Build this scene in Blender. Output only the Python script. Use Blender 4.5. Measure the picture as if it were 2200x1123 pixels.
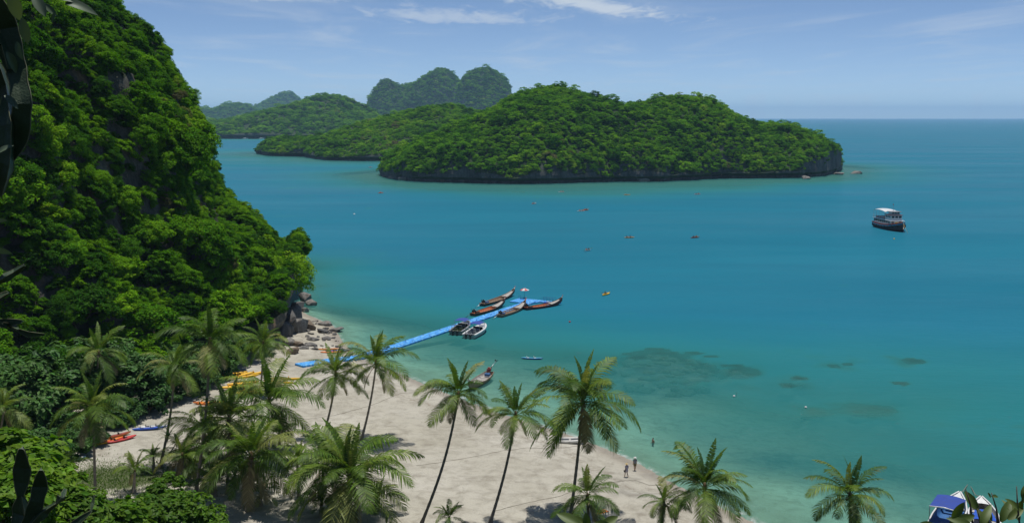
import bpy, bmesh, math, random
import numpy as np
from mathutils import Vector, Matrix, Euler

# ------------------------------------------------------------------ scene, camera, sky, sun
scene = bpy.context.scene
for o in list(bpy.data.objects):
    bpy.data.objects.remove(o)
col = scene.collection
rad = math.radians

CAM_H = 44.0
F_PX = 2159.0            # focal length in photo pixels (2200 wide)
PITCH = rad(8.17)        # camera looks this far below the horizon
cam_d = bpy.data.cameras.new('camera')
cam_d.sensor_width = 36.0
cam_d.lens = 36.0 * F_PX / 2200.0
cam_d.clip_start = 0.1
cam_d.clip_end = 120000.0
cam = bpy.data.objects.new('camera', cam_d)
cam.location = (0, 0, CAM_H)
cam.rotation_euler = (math.pi / 2 - PITCH, 0, 0)
col.objects.link(cam)
scene.camera = cam

SUN_EL, SUN_AZ = rad(80), rad(20)       # azimuth measured from +Y towards +X
world = bpy.data.worlds.new('World')
scene.world = world
world.use_nodes = True
SKY_STRENGTH = 0.13
EXPOSURE = -0.25

sun_d = bpy.data.lights.new('sun', 'SUN')
sun_d.energy = 4.8
sun_d.angle = rad(0.55)
sun_d.color = (1.0, 0.955, 0.89)
sun = bpy.data.objects.new('sun', sun_d)
sdir = Vector((math.sin(SUN_AZ) * math.cos(SUN_EL), math.cos(SUN_AZ) * math.cos(SUN_EL), math.sin(SUN_EL)))
sun.rotation_euler = sdir.to_track_quat('Z', 'Y').to_euler()
sun.location = (0, 60, 120)
col.objects.link(sun)
scene.view_settings.view_transform = 'Standard'
scene.view_settings.look = 'None'
scene.view_settings.gamma = 1.0
scene.view_settings.use_curve_mapping = False
scene.view_settings.exposure = EXPOSURE
scene.cycles.max_bounces = 8
scene.cycles.transparent_max_bounces = 12
scene.cycles.volume_bounces = 1
scene.cycles.use_denoising = True


class NT:
    """small node-tree helper"""
    def __init__(self, tree):
        self.t = tree
        self.n = tree.nodes
        self.l = tree.links
        self.n.clear()

    def new(self, typ, **kw):
        nd = self.n.new(typ)
        for k, v in kw.items():
            setattr(nd, k, v)
        return nd

    def link(self, a, b):
        self.l.new(a, b)

    def set(self, sock, v):
        if hasattr(v, 'links') or hasattr(v, 'is_output'):
            self.l.new(v, sock)
        else:
            if isinstance(v, (tuple, list)) and len(v) == 3 and sock.type == 'RGBA':
                v = (*v, 1.0)
            sock.default_value = v

    def math(self, op, a, b=0.0, c=0.0, clamp=False):
        nd = self.new('ShaderNodeMath', operation=op)
        nd.use_clamp = clamp
        self.set(nd.inputs[0], a)
        self.set(nd.inputs[1], b)
        self.set(nd.inputs[2], c)
        return nd.outputs[0]

    def maprange(self, v, a, b, c, d, smooth=False):
        nd = self.new('ShaderNodeMapRange')
        if smooth:
            nd.interpolation_type = 'SMOOTHSTEP'
        for i, x in enumerate((v, a, b, c, d)):
            self.set(nd.inputs[i], x)
        return nd.outputs[0]

    def mix(self, fac, a, b, blend='MIX'):
        nd = self.new('ShaderNodeMix', data_type='RGBA', blend_type=blend)
        self.set(nd.inputs[0], fac)
        self.set(nd.inputs[6], a)
        self.set(nd.inputs[7], b)
        return nd.outputs[2]

    def noise(self, vec, scale, detail=4.0, rough=0.55, dist=0.0):
        nd = self.new('ShaderNodeTexNoise')
        if vec is not None:
            self.set(nd.inputs['Vector'], vec)
        nd.inputs['Scale'].default_value = scale
        nd.inputs['Detail'].default_value = detail
        nd.inputs['Roughness'].default_value = rough
        nd.inputs['Distortion'].default_value = dist
        return nd.outputs['Fac']

    def mapping(self, vec, loc=(0, 0, 0), rot=(0, 0, 0), scale=(1, 1, 1)):
        nd = self.new('ShaderNodeMapping')
        self.set(nd.inputs[0], vec)
        nd.inputs[1].default_value = loc
        nd.inputs[2].default_value = rot
        nd.inputs[3].default_value = scale
        return nd.outputs[0]

    def ramp(self, fac, stops, interp='LINEAR'):
        nd = self.new('ShaderNodeValToRGB')
        nd.color_ramp.interpolation = interp
        el = nd.color_ramp.elements
        while len(el) < len(stops):
            el.new(0.5)
        for e, (p, c) in zip(el, stops):
            e.position = p
            e.color = (*c, 1.0) if len(c) == 3 else c
        self.set(nd.inputs[0], fac)
        return nd.outputs[0]

    def bump(self, h, strength=0.3, dist=0.05, normal=None):
        nd = self.new('ShaderNodeBump')
        nd.inputs['Strength'].default_value = strength
        nd.inputs['Distance'].default_value = dist
        self.set(nd.inputs['Height'], h)
        if normal is not None:
            self.set(nd.inputs['Normal'], normal)
        return nd.outputs[0]


# --- the sky: clear tropical noon with thin high cloud
w = NT(world.node_tree)
sky = w.new('ShaderNodeTexSky', sky_type='NISHITA')
sky.sun_disc = False
sky.sun_elevation = SUN_EL
sky.sun_rotation = SUN_AZ
sky.altitude = 3000
sky.air_density = 0.6
sky.dust_density = 0.0
sky.ozone_density = 2.0
tc = w.new('ShaderNodeTexCoord').outputs['Generated']
sep = w.new('ShaderNodeSeparateXYZ')
w.link(tc, sep.inputs[0])
zc = w.math('MAXIMUM', sep.outputs[2], 0.02)
px = w.math('DIVIDE', sep.outputs[0], zc)
py = w.math('DIVIDE', sep.outputs[1], zc)
cmb = w.new('ShaderNodeCombineXYZ')
w.link(px, cmb.inputs[0])
w.link(py, cmb.inputs[1])
pl = cmb.outputs[0]
n1 = w.noise(w.mapping(pl, rot=(0, 0, 0.5), scale=(0.55, 0.2, 1)), 1.0, 7, 0.62, 0.6)
veil = w.maprange(n1, 0.46, 0.80, 0.0, 0.50, True)
n2 = w.noise(w.mapping(pl, loc=(3.1, 1.7, 0), rot=(0, 0, 0.75), scale=(1.9, 0.55, 1)), 2.2, 8, 0.62, 0.5)


def streak(cx, cy, ang, ha, hb, amt=0.8):
    """a single cirrus plume at a place on the cloud layer"""
    q = w.new('ShaderNodeMapping', vector_type='TEXTURE')
    w.set(q.inputs[0], pl)
    q.inputs[1].default_value = (cx, cy, 0)
    q.inputs[2].default_value = (0, 0, ang)
    q.inputs[3].default_value = (ha, hb, 1)
    s = w.new('ShaderNodeVectorMath', operation='LENGTH')
    w.link(q.outputs[0], s.inputs[0])
    dd = w.math('ADD', s.outputs['Value'], w.math('MULTIPLY', w.math('SUBTRACT', n2, 0.5), 2.6))
    return w.maprange(dd, 1.05, 0.0, 0.0, amt, True)


plume = w.math('MAXIMUM', streak(0.72, 9.3, 0.95, 2.0, 0.55, 0.95), streak(-0.55, 10.4, 0.5, 1.3, 1.0, 0.6))
plume = w.math('MAXIMUM', plume, streak(-2.0, 8.6, 0.3, 0.9, 0.6, 0.7))
cl = w.math('MAXIMUM', veil, plume)
skyc = w.mix(cl, sky.outputs[0], (5.3, 6.0, 6.9))
bg = w.new('ShaderNodeBackground')
w.link(skyc, bg.inputs[0])
bg.inputs[1].default_value = SKY_STRENGTH
wo = w.new('ShaderNodeOutputWorld')
w.link(bg.outputs[0], wo.inputs[0])


# ------------------------------------------------------------------ helpers
def ray(u, v):
    """direction of the photo pixel (u, v) in the world"""
    a = (u - 1100.0) / F_PX
    b = (561.5 - v) / F_PX
    c, s = math.cos(PITCH), math.sin(PITCH)
    return Vector((a, c + b * s, -s + b * c))


def at(u, v, z=0.0):
    """the point at height z seen at pixel (u, v)"""
    d = ray(u, v)
    t = (z - CAM_H) / d.z
    return Vector((d.x * t, d.y * t, z))


def aty(u, v, y):
    """the point at distance y seen at pixel (u, v)"""
    d = ray(u, v)
    t = y / d.y
    return Vector((d.x * t, y, CAM_H + d.z * t))


def tag(o, label=None, cat=None, group=None, kind=None):
    if label:
        o['label'] = label
    if cat:
        o['category'] = cat
    if group:
        o['group'] = group
    if kind:
        o['kind'] = kind
    return o


def empty(name, loc=(0, 0, 0), rz=0.0, label=None, cat=None, group=None):
    o = bpy.data.objects.new(name, None)
    o.empty_display_size = 0.3
    o.location = loc
    o.rotation_euler = (0, 0, rz)
    col.objects.link(o)
    tag(o, label, cat, group)
    return o


def link(name, mesh, parent=None, loc=None, rot=None, scale=None):
    o = bpy.data.objects.new(name, mesh)
    col.objects.link(o)
    if parent is not None:
        o.parent = parent
    if loc is not None:
        o.location = loc
    if rot is not None:
        o.rotation_euler = rot
    if scale is not None:
        o.scale = scale if hasattr(scale, '__len__') else (scale,) * 3
    return o


def np_mesh(name, verts, faces, mat=None, smooth=False):
    """fast mesh from arrays: faces (n,3) or (n,4)"""
    verts = np.asarray(verts, dtype=np.float32)
    faces = np.asarray(faces, dtype=np.int32)
    me = bpy.data.meshes.new(name)
    k = faces.shape[1]
    me.vertices.add(len(verts))
    me.vertices.foreach_set('co', verts.ravel())
    me.loops.add(faces.size)
    me.loops.foreach_set('vertex_index', faces.ravel())
    me.polygons.add(len(faces))
    me.polygons.foreach_set('loop_start', np.arange(0, faces.size, k, dtype=np.int32))
    me.polygons.foreach_set('loop_total', np.full(len(faces), k, dtype=np.int32))
    me.polygons.foreach_set('use_smooth', np.full(len(faces), smooth, dtype=bool))
    me.update(calc_edges=True)
    me.validate()
    if mat is not None:
        me.materials.append(mat)
    return me


class MB:
    """collects shapes into one mesh"""
    def __init__(self):
        self.v = []
        self.f = []
        self.s = []

    def add(self, vs, fs, smooth=False):
        b = len(self.v)
        self.v += [tuple(p) for p in vs]
        self.f += [tuple(b + i for i in f) for f in fs]
        self.s += [smooth] * len(fs)
        return self

    def box(self, c, s, rot=(0, 0, 0), taper=1.0):
        m = Euler(rot).to_matrix()
        vs = []
        for z in (-.5, .5):
            t = taper if z > 0 else 1.0
            for x, y in ((-.5, -.5), (.5, -.5), (.5, .5), (-.5, .5)):
                vs.append(m @ Vector((x * s[0] * t, y * s[1] * t, z * s[2])) + Vector(c))
        return self.add(vs, [(3, 2, 1, 0), (4, 5, 6, 7), (0, 1, 5, 4), (1, 2, 6, 5), (2, 3, 7, 6), (3, 0, 4, 7)])

    def bbox(self, c, s, rot=(0, 0, 0), b=0.02):
        """box with chamfered upright edges and top"""
        m = Euler(rot).to_matrix()
        vs = []
        x, y, z = s[0] / 2, s[1] / 2, s[2] / 2
        for zz, k in ((-z, 0), (z - b, 0), (z, b)):
            X, Y = x - k, y - k
            for p in ((-X + b, -Y), (X - b, -Y), (X, -Y + b), (X, Y - b), (X - b, Y), (-X + b, Y), (-X, Y - b), (-X, -Y + b)):
                vs.append(m @ Vector((p[0], p[1], zz)) + Vector(c))
        fs = [tuple(range(7, -1, -1)), tuple(range(16, 24))]
        for r in (0, 8):
            for i in range(8):
                j = (i + 1) % 8
                fs.append((r + i, r + j, r + 8 + j, r + 8 + i))
        return self.add(vs, fs)

    def tube(self, pts, radii, n=8, cap=True, smooth=True, squash=None):
        pts = [Vector(p) for p in pts]
        if not hasattr(radii, '__len__'):
            radii = [radii] * len(pts)
        vs, fs = [], []
        up = Vector((0, 0, 1))
        prev = None
        for i, p in enumerate(pts):
            t = (pts[min(i + 1, len(pts) - 1)] - pts[max(i - 1, 0)])
            if t.length < 1e-9:
                t = Vector((0, 0, 1))
            t.normalize()
            if prev is None:
                a = t.cross(up)
                if a.length < 1e-3:
                    a = t.cross(Vector((1, 0, 0)))
            else:
                a = prev - t * prev.dot(t)
            a.normalize()
            prev = a
            b = t.cross(a)
            for k in range(n):
                an = 2 * math.pi * k / n
                sq = squash if squash else 1.0
                vs.append(p + (a * math.cos(an) + b * math.sin(an) * sq) * radii[i])
        for i in range(len(pts) - 1):
            for k in range(n):
                j = (k + 1) % n
                fs.append((i * n + k, i * n + j, (i + 1) * n + j, (i + 1) * n + k))
        if cap:
            fs.append(tuple(range(n - 1, -1, -1)))
            fs.append(tuple((len(pts) - 1) * n + k for k in range(n)))
        return self.add(vs, fs, smooth)

    def ball(self, c, r, n=10, m=6, sm=True):
        r = r if hasattr(r, '__len__') else (r, r, r)
        vs = [Vector(c) + Vector((0, 0, r[2]))]
        for i in range(1, m):
            a = math.pi * i / m
            for k in range(n):
                b = 2 * math.pi * k / n
                vs.append(Vector(c) + Vector((r[0] * math.sin(a) * math.cos(b), r[1] * math.sin(a) * math.sin(b), r[2] * math.cos(a))))
        vs.append(Vector(c) - Vector((0, 0, r[2])))
        fs = [(0, 1 + k, 1 + (k + 1) % n) for k in range(n)]
        for i in range(m - 2):
            for k in range(n):
                j = (k + 1) % n
                fs.append((1 + i * n + k, 1 + (i + 1) * n + k, 1 + (i + 1) * n + j, 1 + i * n + j))
        e = len(vs) - 1
        fs += [(1 + (m - 2) * n + (k + 1) % n, 1 + (m - 2) * n + k, e) for k in range(n)]
        return self.add(vs, fs, sm)

    def grid(self, rows, close=False, smooth=True, flip=False):
        """rows of equal length joined with quads"""
        n = len(rows[0])
        vs = [p for r in rows for p in r]
        fs = []
        for i in range(len(rows) - 1):
            for k in range(n if close else n - 1):
                j = (k + 1) % n
                q = (i * n + k, i * n + j, (i + 1) * n + j, (i + 1) * n + k)
                fs.append(q[::-1] if flip else q)
        return self.add(vs, fs, smooth)

    def mesh(self, name, mat=None):
        me = bpy.data.meshes.new(name)
        me.from_pydata(self.v, [], self.f)
        me.polygons.foreach_set('use_smooth', self.s)
        me.update()
        if mat is not None:
            me.materials.append(mat)
        return me

    def build(self, name, mat=None, parent=None, **kw):
        return link(name, self.mesh(name, mat), parent, **kw)


# --- vectorised value noise
def _hash(ix, iy, iz):
    h = (ix.astype(np.int64) * 374761393 + iy.astype(np.int64) * 668265263 + iz.astype(np.int64) * 2147483647 * 3) & 0xFFFFFFFF
    h = ((h ^ (h >> 13)) * 1274126177) & 0xFFFFFFFF
    h = ((h ^ (h >> 16)) * 2246822519) & 0xFFFFFFFF
    return ((h ^ (h >> 15)) & 0xFFFFFF) / float(0xFFFFFF)


def vnoise(x, y, z=0.0):
    x, y, z = np.broadcast_arrays(np.asarray(x, float), np.asarray(y, float), np.asarray(z, float))
    ix, iy, iz = np.floor(x), np.floor(y), np.floor(z)
    fx, fy, fz = x - ix, y - iy, z - iz
    fx, fy, fz = [f * f * (3 - 2 * f) for f in (fx, fy, fz)]
    r = 0
    for dx in (0, 1):
        for dy in (0, 1):
            for dz in (0, 1):
                wgt = (fx if dx else 1 - fx) * (fy if dy else 1 - fy) * (fz if dz else 1 - fz)
                r = r + wgt * _hash(ix + dx, iy + dy, iz + dz)
    return r * 2 - 1


def fbm(x, y, z=0.0, oct=4, gain=0.5):
    r, a, f = 0, 1.0, 1.0
    for i in range(oct):
        r = r + a * vnoise(np.asarray(x) * f + 17.3 * i, np.asarray(y) * f + 5.1 * i, np.asarray(z) * f + 9.7 * i)
        a *= gain
        f *= 2.03
    return r


def seg_dist(X, Y, poly, closed=False):
    pts = list(poly) + ([poly[0]] if closed else [])
    best = np.full(np.shape(X), 1e12)
    for (ax, ay), (bx, by) in zip(pts[:-1], pts[1:]):
        dx, dy = bx - ax, by - ay
        L = dx * dx + dy * dy + 1e-9
        t = np.clip(((X - ax) * dx + (Y - ay) * dy) / L, 0, 1)
        best = np.minimum(best, (X - ax - t * dx) ** 2 + (Y - ay - t * dy) ** 2)
    return np.sqrt(best)


def inside(X, Y, poly):
    r = np.zeros(np.shape(X), bool)
    n = len(poly)
    for i in range(n):
        (ax, ay), (bx, by) = poly[i], poly[(i + 1) % n]
        if ay == by:
            continue
        c = ((ay > Y) != (by > Y)) & (X < (bx - ax) * (Y - ay) / (by - ay) + ax)
        r ^= c
    return r


# ------------------------------------------------------------------ materials
MATS = {}


def new_mat(name):
    m = bpy.data.materials.new(name)
    m.use_nodes = True
    t = NT(m.node_tree)
    out = t.new('ShaderNodeOutputMaterial')
    MATS[name] = m
    return m, t, out


def simple(name, c, rough=0.5, var=0.15, scale=6.0, metal=0.0, bump=0.0, spec=0.5, coat=0.0):
    m, t, out = new_mat(name)
    p = t.new('ShaderNodeBsdfPrincipled')
    co = t.new('ShaderNodeTexCoord').outputs['Object']
    n = t.noise(co, scale, 5, 0.6)
    n_f = t.noise(co, scale * 7, 3, 0.6)
    nn = t.math('ADD', t.math('MULTIPLY', n, 0.7), t.math('MULTIPLY', n_f, 0.3))
    f = t.maprange(nn, 0.32, 0.68, 0, 1)
    lo = tuple(x * (1 - var) for x in c)
    hi = tuple(min(1, x * (1 + var * 0.7)) for x in c)
    t.link(t.mix(f, lo, hi), p.inputs['Base Color'])
    t.set(p.inputs['Roughness'], t.maprange(n, 0.3, 0.7, max(0.05, rough - 0.1), min(1, rough + 0.12)))
    p.inputs['Metallic'].default_value = metal
    p.inputs['Specular IOR Level'].default_value = spec
    p.inputs['Coat Weight'].default_value = coat
    if bump:
        t.link(t.bump(nn, bump, 0.03), p.inputs['Normal'])
    t.link(p.outputs[0], out.inputs[0])
    return m


def foliage(name, stops, trans=0.3, leafvar=0.35, gloss=0.10, patch=0.0):
    """leaf material: hue by plant, brightness by leaf, some light through the blade"""
    m, t, out = new_mat(name)
    oi = t.new('ShaderNodeObjectInfo')
    geo = t.new('ShaderNodeNewGeometry')
    f = oi.outputs['Random']
    if patch:
        n = t.noise(t.mapping(geo.outputs['Position'], scale=(patch,) * 3), 1.0, 3, 0.6)
        f = t.math('ADD', t.math('MULTIPLY', f, 0.78), t.maprange(n, 0.35, 0.65, -0.08, 0.30))
    c = t.ramp(f, stops)
    k = t.maprange(geo.outputs['Random Per Island'], 0, 1, 1 - leafvar, 1 + leafvar)
    hs = t.new('ShaderNodeHueSaturation')
    t.link(t.maprange(t.math('FRACT', t.math('MULTIPLY', geo.outputs['Random Per Island'], 7.31)), 0, 1, 0.485, 0.515), hs.inputs['Hue'])
    t.link(k, hs.inputs['Value'])
    t.link(c, hs.inputs['Color'])
    cc = hs.outputs[0]
    d = t.new('ShaderNodeBsdfDiffuse')
    t.link(cc, d.inputs[0])
    tr = t.new('ShaderNodeBsdfTranslucent')
    t.link(t.mix(1.0, cc, (1.15, 1.25, 0.55), 'MULTIPLY'), tr.inputs[0])
    g = t.new('ShaderNodeBsdfGlossy')
    g.inputs['Roughness'].default_value = 0.55
    g.inputs[0].default_value = (0.8, 0.85, 0.8, 1)
    a = t.new('ShaderNodeMixShader')
    a.inputs[0].default_value = trans
    t.link(d.outputs[0], a.inputs[1])
    t.link(tr.outputs[0], a.inputs[2])
    b = t.new('ShaderNodeMixShader')
    b.inputs[0].default_value = gloss * 0.16
    t.link(a.outputs[0], b.inputs[1])
    t.link(g.outputs[0], b.inputs[2])
    t.link(b.outputs[0], out.inputs[0])
    return m


GREENS = [(0.0, (0.018, 0.064, 0.006)), (0.22, (0.044, 0.142, 0.006)), (0.5, (0.090, 0.232, 0.006)),
          (0.78, (0.150, 0.320, 0.008)), (0.93, (0.205, 0.365, 0.012)), (1.0, (0.115, 0.115, 0.045))]
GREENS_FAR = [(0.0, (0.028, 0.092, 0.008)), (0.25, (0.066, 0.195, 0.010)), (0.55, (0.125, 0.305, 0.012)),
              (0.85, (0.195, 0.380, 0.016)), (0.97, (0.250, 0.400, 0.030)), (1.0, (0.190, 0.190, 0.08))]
M_leaf = foliage('jungle_leaf', GREENS, 0.34, 0.45, 0.02, 0.05)
M_leaf_far = foliage('island_leaf', GREENS_FAR, 0.32, 0.45, 0.0, 0.012)
M_leaf_shrub = foliage('shrub_leaf', [(0.0, (0.06, 0.14, 0.008)), (0.5, (0.105, 0.215, 0.010)), (1.0, (0.15, 0.27, 0.014))], 0.35, 0.35, 0.09)
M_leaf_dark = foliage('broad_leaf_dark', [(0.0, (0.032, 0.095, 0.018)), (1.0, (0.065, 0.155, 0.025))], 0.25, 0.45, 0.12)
M_frond = foliage('palm_frond', [(0.0, (0.052, 0.115, 0.010)), (0.45, (0.105, 0.190, 0.016)), (0.8, (0.165, 0.245, 0.030)), (1.0, (0.26, 0.27, 0.09))], 0.34, 0.4, 0.18)
M_frond_dry = foliage('palm_frond_dry', [(0.0, (0.24, 0.20, 0.11)), (1.0, (0.36, 0.32, 0.20))], 0.25, 0.3, 0.05)
M_grass = foliage('grass_blade', [(0.0, (0.06, 0.14, 0.015)), (1.0, (0.11, 0.21, 0.02))], 0.3, 0.5, 0.04)
M_bark = simple('bark', (0.16, 0.125, 0.095), 0.85, 0.45, 3.0, bump=0.5, spec=0.2)


def rock_mat(name, c_lo, c_hi, soil, scale=0.25, steep=(0.45, 0.72)):
    """limestone where steep, dark leaf litter where the ground lies flatter"""
    m, t, out = new_mat(name)
    geo = t.new('ShaderNodeNewGeometry')
    pos = geo.outputs['Position']
    n = t.noise(t.mapping(pos, scale=(1, 1, 0.45)), scale, 7, 0.65, 0.8)
    st = t.noise(t.mapping(pos, scale=(1.0, 1.0, 0.10)), scale * 3.2, 5, 0.6, 0.5)
    fine = t.noise(pos, scale * 9, 4, 0.65)
    k = t.math('ADD', t.math('MULTIPLY', n, 0.5), t.math('MULTIPLY', st, 0.5))
    rock = t.ramp(k, [(0.30, c_lo), (0.50, tuple((a + b) / 2 for a, b in zip(c_lo, c_hi))), (0.62, c_hi), (0.75, tuple(min(1, x * 1.3) for x in c_hi))])
    rust = t.noise(t.mapping(pos, scale=(1, 1, 0.3)), scale * 1.3, 4, 0.6)
    rock = t.mix(t.maprange(rust, 0.6, 0.75, 0, 0.55), rock, (0.30, 0.19, 0.10))
    rock = t.mix(1.0, rock, t.ramp(fine, [(0.3, (0.62, 0.62, 0.62)), (0.6, (1.05, 1.05, 1.05))]), 'MULTIPLY')
    if soil is not None:
        sp = t.new('ShaderNodeSeparateXYZ')
        t.link(geo.outputs['True Normal'], sp.inputs[0])
        f = t.maprange(t.math('ADD', t.math('ABSOLUTE', sp.outputs[2]), t.math('MULTIPLY', t.math('SUBTRACT', fine, 0.5), 0.3)), steep[0], steep[1], 0, 1, True)
        rock = t.mix(f, rock, soil)
    p = t.new('ShaderNodeBsdfPrincipled')
    t.link(rock, p.inputs['Base Color'])
    p.inputs['Roughness'].default_value = 0.85
    p.inputs['Specular IOR Level'].default_value = 0.25
    h = t.math('ADD', t.math('MULTIPLY', k, 1.0), t.math('MULTIPLY', fine, 0.35))
    t.link(t.bump(h, 0.9, 0.5 / (scale * 4)), p.inputs['Normal'])
    t.link(p.outputs[0], out.inputs[0])
    return m


M_hill = rock_mat('limestone_hill', (0.028, 0.029, 0.023), (0.135, 0.128, 0.105), (0.018, 0.028, 0.010), 0.22)
M_island = rock_mat('island_rock', (0.030, 0.032, 0.034), (0.15, 0.15, 0.145), (0.03, 0.055, 0.018), 0.12)
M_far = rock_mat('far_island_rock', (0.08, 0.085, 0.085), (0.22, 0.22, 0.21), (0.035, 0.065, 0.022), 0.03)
M_boulder = rock_mat('boulder_rock', (0.085, 0.08, 0.075), (0.30, 0.285, 0.26), None, 0.5)
# ------------------------------------------------------------------ the bay: ground sheet and water
SHORE_PX = [(618, 652), (662, 676), (716, 700), (738, 738), (772, 768), (830, 792), (880, 812), (940, 838), (1000, 862), (1060, 884),
            (1120, 902), (1185, 922), (1250, 945), (1310, 968), (1370, 996), (1430, 1030), (1490, 1062), (1550, 1092), (1610, 1120)]
SHORE = [(-70.0, 300.0), (-61.0, 262.0)] + [tuple(at(u, v)[:2]) for u, v in SHORE_PX] + [(32.0, 97.0), (42.0, 89.0), (60.0, 80.0), (90.0, 72.0), (160.0, 60.0), (320.0, 30.0)]
LAND = SHORE + [(320.0, -300.0), (-400.0, -300.0), (-400.0, 300.0)]


def axis(fine0, fine1, step, lo, hi, grow=1.12):
    a = list(np.arange(fine0, fine1 + 1e-6, step))
    s, x = step, a[-1]
    while x < hi:
        s *= grow
        x += s
        a.append(min(x, hi))
    s, x = step, a[0]
    b = []
    while x > lo:
        s *= grow
        x -= s
        b.append(max(x, lo))
    return np.array(b[::-1] + a)


SEA_R = 26000.0
GX = axis(-70, 80, 1.0, -SEA_R, SEA_R, 1.10)
GY = axis(88, 262, 1.0, -400, SEA_R, 1.045)
XX, YY = np.meshgrid(GX, GY, indexing='ij')

# islands drawn as outlines on the water (world coordinates come from where their feet meet the sea)
A_FRONT_PX = [(832, 381), (850, 385), (880, 389), (920, 391), (1000, 393), (1100, 395.5), (1160, 395), (1250, 392.5), (1330, 391), (1420, 390),
              (1500, 386), (1560, 383.5), (1650, 383), (1720, 382.5), (1770, 378), (1800, 371), (1812, 360)]
A_front = [tuple(at(u, v)[:2]) for u, v in A_FRONT_PX]
A_OUT = A_front + [(A_front[-1][0] + 4, A_front[-1][1] + 40), (A_front[-1][0] - 40, A_front[-1][1] + 110), (130, 960), (40, 930), (-40, 890), (-80, 850), (-105, 790)]
B_FRONT_PX = [(558, 331), (575, 335), (620, 336.5), (655, 337), (672, 341), (700, 344.5), (760, 346), (850, 346), (930, 344)]
B_front = [tuple(at(u, v)[:2]) for u, v in B_FRONT_PX]
B_OUT = B_front + [(60, 1080), (150, 1150), (150, 1330), (-60, 1350), (-200, 1330), (-290, 1290), (-315, 1230)]
C_FRONT_PX = [(440, 297.5), (500, 298.5), (560, 298.5), (640, 298), (740, 298), (860, 298)]
C_front = [tuple(at(u, v)[:2]) for u, v in C_FRONT_PX]
C_OUT = C_front + [(-60, 2350), (-60, 2750), (-400, 2850), (-760, 2800), (-900, 2550), (-800, 2330)]

d_shore = seg_dist(XX, YY, SHORE)
land = inside(XX, YY, LAND)
dA = np.where(inside(XX, YY, A_OUT), 0, seg_dist(XX, YY, A_OUT, True))
dB = np.where(inside(XX, YY, B_OUT), 0, seg_dist(XX, YY, B_OUT, True))
dC = np.where(inside(XX, YY, C_OUT), 0, seg_dist(XX, YY, C_OUT, True))
rough_n = fbm(XX / 14, YY / 14, 0, 3)
fine_n = fbm(XX / 3.5, YY / 3.5, 3.0, 3)
dw = np.maximum(0, d_shore + 2.2 * rough_n * np.clip(d_shore / 12, 0, 1))
depth_bay = np.where(dw < 60, 0.060 * dw, 3.6 + 0.035 * (dw - 60))
depth_bay = depth_bay * np.interp(YY, [150, 185, 215, 248], [1.0, 1.25, 2.4, 4.5])
depth_bay = depth_bay + 0.35 * rough_n * np.clip(dw / 25, 0, 1)
rw = 52 * (1 + 0.3 * fbm(XX / 70, YY / 70, 7.0, 2)) * np.interp(XX, [-140, -90, -30, 60, 170, 240, 290], [0.35, 0.6, 1.3, 1.5, 1.05, 0.5, 0.25])
reefA = 0.85 + 0.026 * np.maximum(0, dA - 3)
reefA = np.where(dA > rw, reefA + (dA - rw) * 0.09, reefA)
reefB = 0.9 + 0.05 * dB
reefC = 0.5 + 0.05 * dC
depth = np.minimum(np.minimum(depth_bay, reefA), np.minimum(reefB, reefC))
depth = np.clip(depth, 0.0, 14.0)
h_land = 0.85 * (1 - np.exp(-d_shore / 7.0)) + 0.026 * np.minimum(d_shore, 60) + 0.05 * rough_n * np.clip(d_shore / 10, 0, 1) + 0.025 * fine_n * np.clip(d_shore / 3, 0, 1)
ZZ = np.where(land, h_land, -depth)

# shallow rock platforms that carry the coral


def px_blob(u, v, su, sv):
    p = at(u, v)
    rx = at(u + su, v).x - p.x
    ry = abs(at(u, v - sv).y - p.y)
    return np.exp(-(((XX - p.x) / rx) ** 2 + ((YY - p.y) / ry) ** 2))


plat = np.maximum.reduce([px_blob(1425, 790, 140, 42), 0.95 * px_blob(1590, 798, 55, 18), 0.7 * px_blob(1872, 876, 85, 24), 0.6 * px_blob(1745, 886, 50, 18), 0.5 * px_blob(1960, 778, 45, 14), 0.6 * px_blob(1700, 820, 55, 18), 0.5 * px_blob(1810, 785, 50, 14)])
pm = np.clip((plat + 0.30 * rough_n + 0.22 * fine_n - 0.22) / 0.6, 0, 1)
pm = pm * pm * (3 - 2 * pm)
depth = np.where(land, depth, depth * (1 - pm) + np.minimum(depth, 1.15 + 0.3 * fine_n) * pm)
ZZ = np.where(land, h_land, -depth)
# coral: heads of the large patch and the lone heads around it
rng = random.Random(11)
corals = []
for i in range(95):
    u = rng.gauss(1435, 62)
    v = 788 + rng.uniform(-46, 46) * (1 - 0.5 * min(1, abs(u - 1435) / 140))
    if not 1305 < u < 1590:
        continue
    p = at(u, v)
    corals.append((p.x, p.y, rng.uniform(0.6, 1.5), rng.uniform(-1.3, -0.75), 'patch'))
LONE = [(1965, 775, 2.6, -0.5), (1935, 823, 1.5, -0.3), (1716, 812, 1.6, -0.3), (1692, 828, 1.5, -0.35), (1748, 881, 1.6, -0.55), (1842, 884, 1.4, -0.45),
        (1880, 876, 1.7, -0.5), (1905, 880, 1.8, -0.55), (1790, 786, 1.4, -0.5), (1822, 782, 1.3, -0.45), (1585, 785, 1.6, -0.45), (1595, 806, 1.4, -0.6)]
for u, v, r, top in LONE:
    p = at(u, v)
    corals.append((p.x, p.y, r * 0.85, top * 1.9, 'lone'))
water_depth = depth.copy()   # filled in below
algae = pm.copy()
for cx, cy, r, top, kd in corals:
    g = np.exp(-(((XX - cx) / (r * 1.0)) ** 2 + ((YY - cy) / (r * 1.0)) ** 2))
    water_depth = np.where(g > 0.3, np.minimum(water_depth, -top + (1 - g) * 0.9), water_depth)
    algae = np.maximum(algae, np.exp(-(((XX - cx) / (r * 2.4)) ** 2 + ((YY - cy) / (r * 2.4)) ** 2)))


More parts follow.
